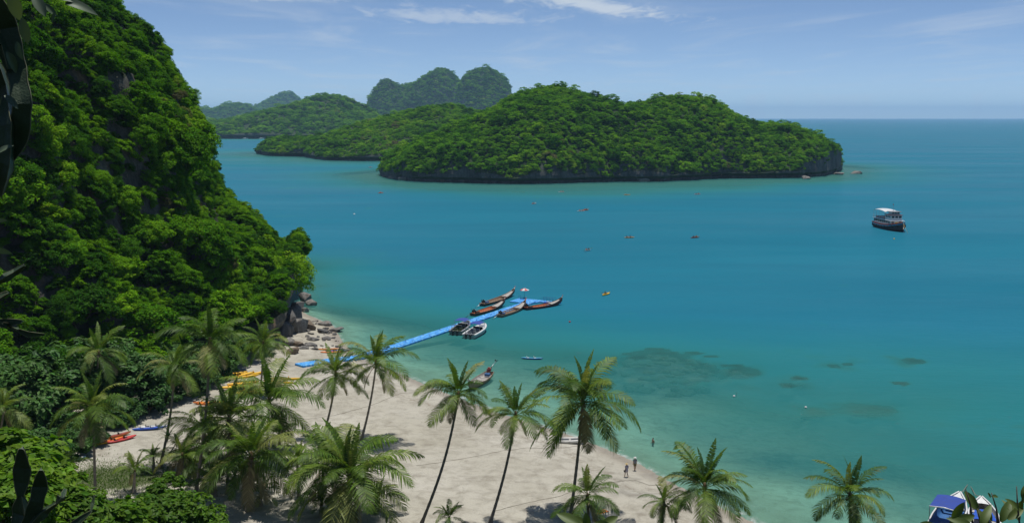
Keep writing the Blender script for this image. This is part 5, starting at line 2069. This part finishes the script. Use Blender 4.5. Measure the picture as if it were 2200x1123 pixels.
def paddle_crew(klabel, u_, v_, rz_, hull, deck, crew, grp='kayaks out on the bay', paddle=True):
    p = at(u_, v_)
    kayak(klabel, (p.x, p.y, .05), rz_, hull, deck, hull, (0, 0), grp)
    for i, (x, vest, who) in enumerate(crew):
        q = Vector((p.x + math.cos(rz_) * x, p.y + math.sin(rz_) * x, .14))
        pr = person(who, 'sit', q, rz_ - math.pi / 2, vest, M_shorts, None, True, 1.0, 'paddlers out on the bay')
        pd = MB().tube([(-1.0, .42, .62 - .35), (1.0, .42, .62 + .15)], .018, 6)
        for sg in (-1, 1):
            pd.box((sg * 1.05, .42, .52 + sg * .26), (.34, .03, .17), (0, -.25, 0))
        o = pd.build('paddle', M_yellow, loc=q, rot=(0, 0, rz_ - math.pi / 2))
        tag(o, 'paddle held by the ' + who.split(' in the ')[0] + ' in the ' + who.split(' in the ')[1] if ' in the ' in who else 'paddle of ' + who, 'paddle', 'paddles of the kayaks')


paddle_crew('yellow kayak alone off the jetty end', 1302, 633, 1.0, M_yellow, M_yellow, [(-.5, M_green, 'lone paddler in the yellow kayak off the jetty')])
p = at(1143, 771)
kayak('empty blue and white kayak floating off the beach', (p.x, p.y, .05), -.12, M_kblue, M_teal, M_kwhite, (0, 0), 'kayaks out on the bay')
paddle_crew('white kayak nearest the middle of the bay', 1262, 539, .9, M_kwhite, M_teal, [(-.7, M_vest, 'rear paddler in the white kayak in mid bay'), (.6, M_vestb, 'front paddler in the white kayak in mid bay')])
paddle_crew('orange and yellow kayak left of the dark one', 1352, 511, .25, M_yellow, M_orange, [(-1.0, M_vestb, 'rear paddler in the orange and yellow kayak'), (.3, M_vestb, 'front paddler in the orange and yellow kayak')])
paddle_crew('dark red kayak farthest right in mid bay', 1493, 511, .5, M_maroon, M_redp, [(-.6, M_vestb, 'rear paddler in the dark red kayak'), (.6, M_vest, 'front paddler in the dark red kayak')])
paddle_crew('white kayak of the close pair', 1248, 454, .3, M_kwhite, M_kwhite, [(-.6, M_vest, 'rear paddler in the white kayak of the pair'), (.6, M_vest, 'front paddler in the white kayak of the pair')])
paddle_crew('red kayak of the close pair', 1258, 452, .7, M_red, M_orange, [(-.5, M_vest, 'rear paddler in the red kayak of the pair'), (.7, M_vestb, 'front paddler in the red kayak of the pair')])
paddle_crew('small kayak left of the close pair', 1147, 438, .9, M_redp, M_kwhite, [(-.4, M_shirtp, 'paddler in the small kayak left of the pair')])
paddle_crew('white kayak close under the island cliff', 1206, 413, .1, M_kwhite, M_kwhite, [(-.3, M_vest, 'rear paddler in the white kayak under the cliff'), (.9, M_vest, 'front paddler in the white kayak under the cliff')])
paddle_crew('orange kayak on the green reef shallows', 1347, 419, .15, M_orange, M_yellow, [(-.9, M_cap, 'paddler in the orange kayak over the reef')])
paddle_crew('kayak farthest right before the island', 1498, 418, .2, M_kwhite, M_red, [(-.8, M_vestb, 'rear paddler in the kayak farthest right'), (.6, M_vest, 'front paddler in the kayak farthest right')])
paddle_crew('orange kayak left of the island tip', 818, 415, .8, M_orange, M_red, [(-.3, M_vest, 'paddler in the orange kayak left of the island')])
paddle_crew('white and red kayak in the channel behind the island tip', 796, 360, .4, M_kwhite, M_red, [(-.3, M_vest, 'paddler in the channel kayak behind the island')])


# ------------------------------------------------------------------ excursion boat at anchor
def ferry():
    c = (at(1884, 483) + at(1944, 502)) / 2
    L = 22.0
    hd = Vector((0.08, -1, 0)).normalized()
    root = empty('excursion_boat', (c.x, c.y, 0), math.atan2(hd.y, hd.x), 'two-deck wooden excursion boat at anchor with white rear awning', 'boat')
    root.scale = (1, 1.15, 1.25)
    st = [(0, 2.3, -.6, 1.7), (.15, 2.7, -.8, 1.55), (.45, 2.9, -.9, 1.55), (.7, 2.7, -.8, 1.85), (.88, 1.7, -.4, 2.4), (1, .25, .3, 3.0)]
    T, B, K, S_, outer, inner = hull_shell(L, st, inset=.12, floor=1.0)
    h = MB().grid(outer)
    h.add([outer[0][i] for i in range(9)], [tuple(range(8, -1, -1))])
    h.build('hull', M_darkhull, root)
    MB().grid(inner, flip=True).build('main_deck', M_woodg, root)
    for sg in (0, -1):
        MB().tube([(r[sg][0], r[sg][1] * 1.01, r[sg][2]) for r in outer], .13, 6).build('rub_rail', M_redp, root)
        MB().tube([(r[sg][0], r[sg][1] * 1.02, r[sg][2] - .38) for r in outer], .17, 6).build('blue_band', M_teal, root)
        MB().tube([(r[sg][0], r[sg][1] * .97, r[sg][2] + .55) for r in outer[1:23]], .04, 6).build('deck_rail', M_white, root)
    for i in range(9):
        t_ = .06 + i * .105
        for sg in (-1, 1):
            b_ = np.interp(t_, T, B) * sg * 1.07
            s_ = np.interp(t_, T, S_)
            tr = MB()
            ring = []
            for k in range(12):
                a = 2 * math.pi * k / 12
                ring.append([((t_ - .5) * L + (.34 + .14 * math.cos(q)) * math.cos(a), b_ + .13 * math.sin(q), s_ - .75 + (.34 + .14 * math.cos(q)) * math.sin(a)) for q in np.linspace(0, 2 * math.pi, 7)[:-1]])
            tr.grid(ring + [ring[0]], close=True)
            tr.build('tyre_fender', M_black, root)
    # lower saloon: posts, waist panel and dark openings
    x0, x1 = -.44 * L, .22 * L
    sal = MB().bbox(((x0 + x1) / 2, 0, 1.55), (x1 - x0, 4.5, 1.0), b=.08)
    sal.build('saloon_wall', M_offw, root)
    MB().box(((x0 + x1) / 2, 0, 2.45), (x1 - x0 - .3, 4.2, .9)).build('saloon_glass', M_glass, root)
    for i in range(9):
        for sg in (-1, 1):
            MB().box((x0 + .1 + (x1 - x0 - .2) * i / 8, sg * 2.2, 2.4), (.16, .12, 1.2)).build('saloon_post', M_offw, root)
    MB().bbox((x1 + .03, 0, 2.1), (.1, 4.4, 1.9), b=.02).build('front_panel', M_offw, root)
    for y in (-1.3, 1.3):
        MB().box((x1 + .10, y, 2.1), (.06, .8, 1.7)).build('front_door', M_woodd, root)
    MB().bbox((x1 + .12, 0, 2.3), (.06, .9, .6), b=.01).build('front_sign', M_yellow, root)
    # upper deck
    MB().bbox((-.10 * L, 0, 3.05), (.74 * L, 5.0, .16), b=.05).build('upper_deck', M_white, root)
    for sg in (-1, 1):
        r_ = MB()
        for i in range(10):
            x = -.46 * L + .50 * L * i / 9
            r_.tube([(x, sg * 2.4, 3.1), (x, sg * 2.4, 4.0)], .03, 5)
        r_.tube([(-.46 * L, sg * 2.4, 4.0), (.04 * L, sg * 2.4, 4.0)], .035, 5)
        r_.tube([(-.46 * L, sg * 2.4, 3.6), (.04 * L, sg * 2.4, 3.6)], .03, 5)
        r_.build('upper_rail', M_white, root)
    wh = MB().bbox((.10 * L, 0, 3.9), (.24 * L, 3.9, 1.6), b=.1).build('wheelhouse', M_white, root)
    for y in (-1.25, 0, 1.25):
        MB().box((.22 * L + .01, y, 4.2), (.08, .95, .62)).build('window', M_glass, wh)
    for i in range(3):
        for sg in (-1, 1):
            MB().box((.03 * L + i * .07 * L, sg * 1.96, 4.2), (1.0, .06, .62)).build('window', M_glass, wh)
    MB().bbox((.10 * L, 0, 4.76), (.27 * L, 4.4, .12), b=.04).build('wheelhouse_roof', M_maroon, wh)
    up = MB().bbox((.12 * L, 0, 5.25), (.12 * L, 2.9, .9), b=.08).build('bridge', M_offw, root)
    for y in (-.9, 0, .9):
        MB().box((.18 * L + .01, y, 5.4), (.06, .7, .4)).build('window', M_glass, up)
    MB().bbox((.12 * L, 0, 5.78), (.17 * L, 3.7, .12), b=.04).build('bridge_roof', M_grey, up)
    # rear awning
    aw = []
    for i in range(9):
        x = -.47 * L + .49 * L * i / 8
        aw.append([(x, y, 5.55 + .30 * (1 - (y / 2.3) ** 2) + .35 * math.sin(math.pi * i / 8) - (.25 if i == 0 else 0)) for y in np.linspace(-2.3, 2.3, 7)])
    a_ = MB().grid(aw)
    a_.grid([[(p[0], p[1], p[2] - .05) for p in r] for r in aw], flip=True)
    a_.build('awning', M_white, root)
    for i in range(5):
        for sg in (-1, 1):
            MB().tube([(-.46 * L + .46 * L * i / 4, sg * 2.2, 3.1), (-.46 * L + .46 * L * i / 4, sg * 2.2, 5.6)], .045, 6).build('awning_post', M_steel, root)
    for i in range(5):
        MB().bbox((-.42 * L + i * 1.6, 0, 3.4), (.6, 3.2, .45), b=.04).build('bench', M_bluep if i % 2 else M_woodr, root)
    MB().tube([(.08 * L, 0, 5.8), (.08 * L, 0, 8.3)], [.06, .03], 6).build('mast', M_steel, root)
    MB().box((.08 * L - .35, 0, 7.9), (.7, .02, .4)).build('flag', M_red, root)
    MB().bbox((.36 * L, 0, 2.5), (.9, .9, .6), b=.1).build('anchor_winch', M_woodd, root)
    MB().tube([(.49 * L, 0, 2.7), (.56 * L, .2, 1.2), (.66 * L, .3, -.1)], .035, 5).build('anchor_rope', M_yellow, root)
    return root


ferry()

# ------------------------------------------------------------------ small craft near the shore
def moored(label, sp, bp, Lx, canopy, seed):
    c, rz_, L = stern_bow(sp, bp)
    b_ = at(*bp)
    dr = Vector((math.cos(rz_), math.sin(rz_), 0))
    c = b_ - dr * Lx / 2 * 1.4
    L = Lx
    root = empty('fishing_boat', c, rz_, label, 'boat', 'blue boats moored at the right')
    root.scale = (1.4, 1.4, 1.3)
    st = [(0, 1.0, -.2, .75), (.3, 1.12, -.3, .72), (.6, 1.05, -.28, .82), (.82, .68, -.12, 1.02), (.95, .26, .2, 1.22), (1, .06, .5, 1.32)]
    T, B, K, S_, outer, inner = hull_shell(L, st, inset=.10, floor=.12)
    h = MB().grid(outer)
    h.add([outer[0][i] for i in range(9)], [tuple(range(8, -1, -1))])
    h.build('hull', M_offw, root)
    MB().grid(inner, flip=True).build('hull_lining', M_bluep if seed == 1 else M_woodg, root)
    for sg in (0, -1):
        MB().tube([(r[sg][0], r[sg][1], r[sg][2]) for r in outer], .07, 6).build('gunwale', M_white, root)
        MB().tube([(r[sg][0], r[sg][1] * 1.03, r[sg][2] - .22) for r in outer], .05, 6).build('stripe', M_kblue, root)
    dk = []
    for i in range(20, 25):
        dk.append([((T[i] - .5) * L, -B[i] * .9, S_[i] - .04), ((T[i] - .5) * L, 0, S_[i]), ((T[i] - .5) * L, B[i] * .9, S_[i] - .04)])
    MB().grid(dk).build('bow_deck', M_white, root)
    for x in (.12, .22):
        MB().box((x * L, 0, .5), (.3, np.interp(x + .5, T, B) * 1.75, .05)).build('thwart', M_offw if x > .2 else M_bluep, root)
    if canopy:
        cv = [[(-.46 * L + .44 * L * i / 6, y, 2.0 + .14 * (1 - (y / 1.05) ** 2)) for y in np.linspace(-1.05, 1.05, 7)] for i in range(7)]
        q = MB().grid(cv)
        q.grid([[(p[0], p[1], p[2] - .04) for p in r] for r in cv], flip=True)
        q.build('canopy', M_blue2, root)
        MB().tube([(-.46 * L, -1.05, 2.0), (-.46 * L, 0, 2.12), (-.46 * L, 1.05, 2.0)], .05, 6).build('canopy_bar', M_white, root)
        for x in (-.45, -.03):
            for sg in (-1, 1):
                MB().tube([(x * L, sg * 1.02, .7), (x * L, sg * 1.02, 2.0)], .03, 6).build('canopy_post', M_steel, root)
    else:
        cv = [[(-.25 * L + .38 * L * i / 5, y * (1 - .06 * i), .86 + .10 * (1 - y * y)) for y in np.linspace(-.85, .85, 7)] for i in range(6)]
        q = MB().grid(cv)
        q.grid([[(p[0], p[1], p[2] - .05) for p in r] for r in cv], flip=True)
        q.build('tarpaulin', M_kblue, root)
    MB().tube([(.5 * L, 0, 1.25), (.5 * L + 2.5, .2, .4), (.5 * L + 7, .4, -.2)], .03, 5).build('mooring_line', M_rope, root)
    outboard(root, -.5 * L - .05, 0)
    return root


moored('blue and white boat under a blue canopy at the bottom right', (2010, 1165), (2060, 1086), 6.6, True, 1)
moored('small white boat with blue tarpaulin, right of the canopied boat', (2122, 1170), (2106, 1096), 5.6, False, 2)

# grey inflatable dinghy on the sand
p = on_ground(1226, 950)
dg = empty('inflatable_dinghy', (p.x, p.y, p.z), .05, 'grey inflatable dinghy pulled up at the waterline behind the tallest palm', 'dinghy')
Ld = 3.4
MB().tube([(-Ld / 2, -.62, .32), (0, -.66, .32), (Ld * .3, -.58, .36), (Ld * .47, -.28, .46), (Ld * .5, 0, .50), (Ld * .47, .28, .46), (Ld * .3, .58, .36), (0, .66, .32), (-Ld / 2, .62, .32)], .22, 10).build('tube', M_offw, dg)
MB().box((-.15, 0, .18), (2.9, 1.0, .06)).build('floor', M_grey, dg)
MB().box((-Ld / 2 + .1, 0, .4), (.06, 1.0, .45)).build('transom', M_grey, dg)
MB().box((-.1, 0, .42), (.28, 1.05, .04)).build('thwart', M_woodg, dg)
outboard(dg, -Ld / 2, 0)


# buoys
def buoy(label, u_, v_, mat, r=.22, pole=False):
    p = at(u_, v_)
    root = empty('buoy', (p.x, p.y, 0), 0, label, 'buoy')
    MB().ball((0, 0, .10), r, 10, 8).build('float', mat, root)
    MB().tube([(0, 0, r), (0, 0, r + .14)], .04, 6).build('eye', M_black, root)
    if pole:
        MB().tube([(.3, 0, -.2), (.42, .1, .8)], .02, 5).build('pole', M_black, root)


buoy('small red buoy right of the jetty end', 1224, 692, M_red)
buoy('white buoy with a thin pole in the shallows', 1577, 852, M_white, .2, True)
buoy('white buoy above the small coral head', 1731, 876, M_white, .2)
buoy('white buoy far out left of the kayaks', 761, 461, M_white, .5)
buoy('yellow marker float off the anchored boat bow', 1921, 514, M_yellow, .3)
# white day boats at the foot of the island beyond the channel
for u_, v_, lb in ((562, 298.5, 'white boat lying at the point of the channel'), (527, 299, 'small white boat under the far island shore')):
    p = at(u_, v_)
    r_ = empty('day_boat', (p.x, p.y, 0), .2, lb, 'boat')
    st = [(0, 1.6, -.3, 1.2), (.5, 1.8, -.4, 1.3), (.85, 1.0, 0, 1.8), (1, .1, .6, 2.1)]
    T, B, K, S_, outer, inner = hull_shell(11, st, floor=.9)
    MB().grid(outer).build('hull', M_white, r_)
    MB().grid(inner, flip=True).build('deck', M_offw, r_)
    MB().bbox((-.8, 0, 2.0), (5, 2.6, 1.5), b=.15).build('cabin', M_white, r_)
    MB().box((-.8, 0, 2.2), (4.4, 2.64, .5)).build('window', M_glass, r_)

# mooring ropes lying on the sand
for q, (lb, px_) in enumerate((('rope lying across the sand below the waterline walkers', [(1245, 1046), (1290, 1040), (1340, 1032), (1368, 1032), (1395, 1042), (1425, 1042), (1462, 1028)]),
                               ('rope running from the beached dinghy across the sand', [(1240, 958), (1200, 962), (1130, 962), (1080, 968), (990, 986), (880, 1002)]),
                               ('rope crossing the sand between the two jetty palms', [(630, 905), (720, 892), (800, 870), (860, 845), (900, 842), (922, 838)]),
                               ('rope lying low across the open sand', [(1060, 1098), (1130, 1080), (1200, 1066), (1232, 1055)]))):
    pts_ = []
    for a_, b_ in zip(px_[:-1], px_[1:]):
        for k in range(8):
            pts_.append(on_ground(a_[0] + (b_[0] - a_[0]) * k / 8, a_[1] + (b_[1] - a_[1]) * k / 8 + random.Random(q * 100 + k).uniform(-.6, .6)) + Vector((0, 0, .03)))
    base = pts_[0].copy()
    o = MB().tube([p - base for p in pts_], .018, 5).build('mooring_rope', M_rope, loc=base)
    tag(o, lb, 'rope', 'ropes on the sand')
bpy.data.scenes.remove(tmp)

# ------------------------------------------------------------------ plants right in front of the lookout
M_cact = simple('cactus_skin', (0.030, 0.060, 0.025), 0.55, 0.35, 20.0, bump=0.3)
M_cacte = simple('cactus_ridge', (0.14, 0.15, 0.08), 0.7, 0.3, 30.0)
M_bigleaf = foliage('lookout_leaf', [(0.0, (0.07, 0.12, 0.02)), (1.0, (0.11, 0.16, 0.03))], 0.30, 0.30, 0.25)
M_padleaf = foliage('pale_pad', [(0.0, (0.16, 0.20, 0.05)), (1.0, (0.20, 0.24, 0.08))], 0.3, 0.1, 0.2)


def cactus_stem(root, pxs, y, r_px, seed, flat=1.0):
    """three-winged jointed stem with scalloped edges running through these pixels at distance y"""
    rg = random.Random(seed)
    s = y / F_PX
    ctrl = [aty(u_, v_, y + rg.uniform(-.05, .05)) - root.location for u_, v_ in pxs]
    pts = []
    for a_, b_ in zip(ctrl[:-1], ctrl[1:]):
        n = max(4, int((b_ - a_).length / .016))
        for k in range(n):
            pts.append(a_.lerp(b_, k / n))
    pts.append(ctrl[-1])
    N = len(pts)
    b, ed = MB(), MB()
    rows = []
    R0 = r_px * s
    edge = [[], [], []]
    for i, p in enumerate(pts):
        tg = (pts[min(i + 1, N - 1)] - pts[max(0, i - 1)]).normalized()
        a_ = tg.cross(Vector((0, 1, 0))).normalized()
        c_ = tg.cross(a_).normalized()
        end = min(1.0, .35 + .65 * min(1, i / 5), .30 + .70 * min(1, (N - 1 - i) / 6))
        R = R0 * end * (1 + .07 * math.sin(i * 1.05 + seed))
        row = []
        for k in range(6):
            an = k * math.pi / 3 + seed * .4
            rr = R * (1.0 if k % 2 == 0 else .42)
            q = p + a_ * math.cos(an) * rr + c_ * math.sin(an) * rr * flat
            row.append(q)
            if k % 2 == 0:
                edge[k // 2].append(q)
        rows.append(row)
    b.grid(rows, close=True, smooth=False)
    b.add(rows[0], [(5, 4, 3, 2, 1, 0)])
    b.add(rows[-1], [(0, 1, 2, 3, 4, 5)])
    st = b.build('stem', M_cact, root)
    for e in edge:
        ed.tube(e, R0 * .055, 4)
    ed.build('ridge', M_cacte, st)


def leaf_blade(L, wd, seed, curl=.5, nseg=7):
    rg = random.Random(seed)
    rows = []
    for i in range(nseg + 1):
        s = i / nseg
        wv = wd * (math.sin(math.pi * min(1, s * .96 + .04)) ** .75)
        x = L * s
        z = -curl * L * s * s
        rows.append([(x, -wv / 2, z + wv * .16), (x, -wv * .25, z + wv * .06), (x, 0, z), (x, wv * .25, z + wv * .06), (x, wv / 2, z + wv * .16)])
    return MB().grid(rows)


LEAFM = [leaf_blade(1.0, .42, i, .15 + .22 * i).mesh('leaf', M_bigleaf) for i in range(4)]


def px_leaf(root, u_, v_, len_px, ang, y, seed, tilt=None, mat=None, me=None):
    """leaf rooted at a pixel, blade pointing at screen angle ang (degrees, 0 = right, 90 = up)"""
    rg = random.Random(seed)
    L = len_px * y / F_PX * .88
    p = aty(u_, v_, y)
    a = rad(ang)
    X = Vector((math.cos(a), rg.uniform(-.35, .35), math.sin(a))).normalized()
    Z = Vector((rg.uniform(-.3, .3), -.75 if tilt is None else tilt, .65)).normalized()
    Y = Z.cross(X).normalized()
    Z = X.cross(Y).normalized()
    M = Matrix((X, Y, Z)).transposed().to_4x4()
    o = link('leaf', me or rg.choice(LEAFM), root)
    o.rotation_euler = M.to_euler()
    o.location = p - root.location
    o.scale = (L, L, L)
    if mat:
        o.data = o.data.copy()
        o.data.materials.clear()
        o.data.materials.append(mat)
    return o


def rooted(name, label, u_, y, cat, v_=1123):
    p = aty(u_, v_, y)
    return empty(name, (p.x, y, slope_z(p.x, y) - .1), 0, label, cat)


# cactus hanging down the left edge with broad leaves at the top
Yc = 3.6
r1_ = rooted('climbing_cactus', 'dark winged cactus climbing up the left edge of the view', -70, Yc, 'cactus')
b0 = Vector((0, 0, 0))
MB().tube([b0, aty(-75, 900, Yc) - r1_.location, aty(-60, 400, Yc) - r1_.location, aty(-30, -40, Yc) - r1_.location], [.05, .045, .04, .03], 8).build('trunk', M_bark, r1_)
cactus_stem(r1_, [(-20, -30), (22, 60), (40, 150), (52, 225), (44, 300), (20, 350)], Yc, 23, 1)
cactus_stem(r1_, [(-25, 100), (8, 190), (18, 270), (14, 350), (2, 420)], Yc, 20, 2)
cactus_stem(r1_, [(-40, 40), (5, 100), (18, 150)], Yc, 18, 3)
cactus_stem(r1_, [(-20, 612), (8, 598), (32, 584), (52, 570)], Yc, 11, 4)
cactus_stem(r1_, [(-40, 660), (-5, 640), (18, 628)], Yc, 12, 5)
cactus_stem(r1_, [(-40, 690), (5, 694), (48, 690)], Yc, 13, 6)
cactus_stem(r1_, [(38, 708), (62, 716), (95, 718)], Yc, 10, 7)
cactus_stem(r1_, [(5, 694), (25, 700), (40, 708)], Yc, 8, 8)
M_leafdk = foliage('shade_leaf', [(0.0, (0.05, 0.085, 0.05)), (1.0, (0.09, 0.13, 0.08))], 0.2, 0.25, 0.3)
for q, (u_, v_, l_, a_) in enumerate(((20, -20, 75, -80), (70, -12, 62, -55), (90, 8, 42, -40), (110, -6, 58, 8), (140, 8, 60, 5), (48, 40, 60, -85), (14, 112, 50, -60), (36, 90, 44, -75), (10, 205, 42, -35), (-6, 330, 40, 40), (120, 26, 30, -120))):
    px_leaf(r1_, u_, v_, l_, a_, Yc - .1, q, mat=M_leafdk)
for q, (u_, v_, l_, a_) in enumerate(((-22, 478, 38, 18), (-18, 540, 42, 12))):
    px_leaf(r1_, u_, v_, l_, a_, Yc - .1, q + 20, mat=M_padleaf)

# cactus standing in the lower left corner
Yd = 5.0
r2_ = rooted('standing_cactus', 'dark upright cactus with broad joints in the bottom left corner', 60, Yd, 'cactus')
cactus_stem(r2_, [(45, 1330), (48, 1180), (46, 1100), (45, 1062)], Yd, 20, 11)
cactus_stem(r2_, [(44, 1066), (49, 1035), (52, 1000), (47, 962)], Yd, 21, 12)
cactus_stem(r2_, [(50, 1180), (62, 1120), (78, 1075), (86, 1040), (88, 1008)], Yd, 18, 13)
cactus_stem(r2_, [(58, 1135), (95, 1098), (122, 1080)], Yd, 12, 14)
cactus_stem(r2_, [(120, 1082), (132, 1068), (140, 1050)], Yd, 10, 15)
cactus_stem(r2_, [(120, 1200), (160, 1128), (196, 1098)], Yd, 11, 16)
cactus_stem(r2_, [(196, 1098), (200, 1080), (203, 1062)], Yd, 6, 17)
MB().tube([Vector((0, 0, 0)), aty(45, 1320, Yd) - r2_.location], [.05, .04], 8).build('trunk', M_bark, r2_)
MB().tube([aty(45, 1320, Yd) - r2_.location, aty(120, 1195, Yd) - r2_.location], [.03, .02], 8).build('branch', M_bark, r2_)

# leafy shrub in the bottom right corner, and the one at the bottom middle
for lab, uu, yy, leaves, twigs, seed in (
        ('large-leaved shrub in front of the moored boats in the bottom right corner', 2110, 6.4,
         [(2045, 1112, 52, 62), (2038, 1128, 70, 30), (2100, 1095, 55, 120), (2115, 1098, 50, -40), (2150, 1120, 60, 65), (2090, 1135, 60, 140), (2140, 1140, 70, 20), (2165, 1115, 52, 40),
          (2180, 1105, 45, 75), (2190, 1118, 50, 110), (2060, 1140, 60, 160), (2030, 1140, 60, 175), (2010, 1130, 48, 165), (2120, 1145, 60, 100), (2175, 1145, 60, 30), (2195, 1080, 40, 60), (2188, 1095, 40, 120),
          (2130, 1066, 22, 15), (2128, 1068, 18, 120), (2196, 1070, 34, 80), (2108, 1128, 55, 70)],
         [((2092, 1140), (2084, 1080), (2075, 1050)), ((2150, 1145), (2140, 1090), (2130, 1058)), ((2192, 1140), (2186, 1085), (2184, 1044)), ((2060, 1150), (2050, 1120), (2040, 1108)), ((2110, 1150), (2104, 1110), (2100, 1092)), ((2145, 1150), (2142, 1122), (2140, 1096))], 1),
        ('broad-leaved plant at the bottom edge in front of the dark palm', 1255, 7.0,
         [(1248, 1128, 70, 155), (1262, 1128, 55, 150), (1278, 1122, 62, -12), (1290, 1130, 55, 25), (1240, 1138, 70, 172), (1300, 1138, 50, 5), (1262, 1140, 50, 95)],
         [((1262, 1190), (1262, 1150), (1258, 1128)), ((1280, 1190), (1282, 1150), (1280, 1122))], 2)):
    sr = rooted('broadleaf_shrub', lab, uu, yy, 'shrub')
    MB().tube([Vector((0, 0, 0)), aty(uu, 1400, yy) - sr.location, aty(uu - 5, 1185, yy) - sr.location], [.035, .025, .018], 7).build('stem', M_bark, sr)
    for tw in twigs:
        MB().tube([aty(uu - 5, 1185, yy) - sr.location] + [aty(a_, b_, yy) - sr.location for a_, b_ in tw], [.012, .009, .006, .003], 5).build('twig', M_bark, sr)
    for q, (u_, v_, l_, a_) in enumerate(leaves):
        px_leaf(sr, u_, v_, l_, a_, yy + (q % 5 - 2) * .06, q * 7 + seed)
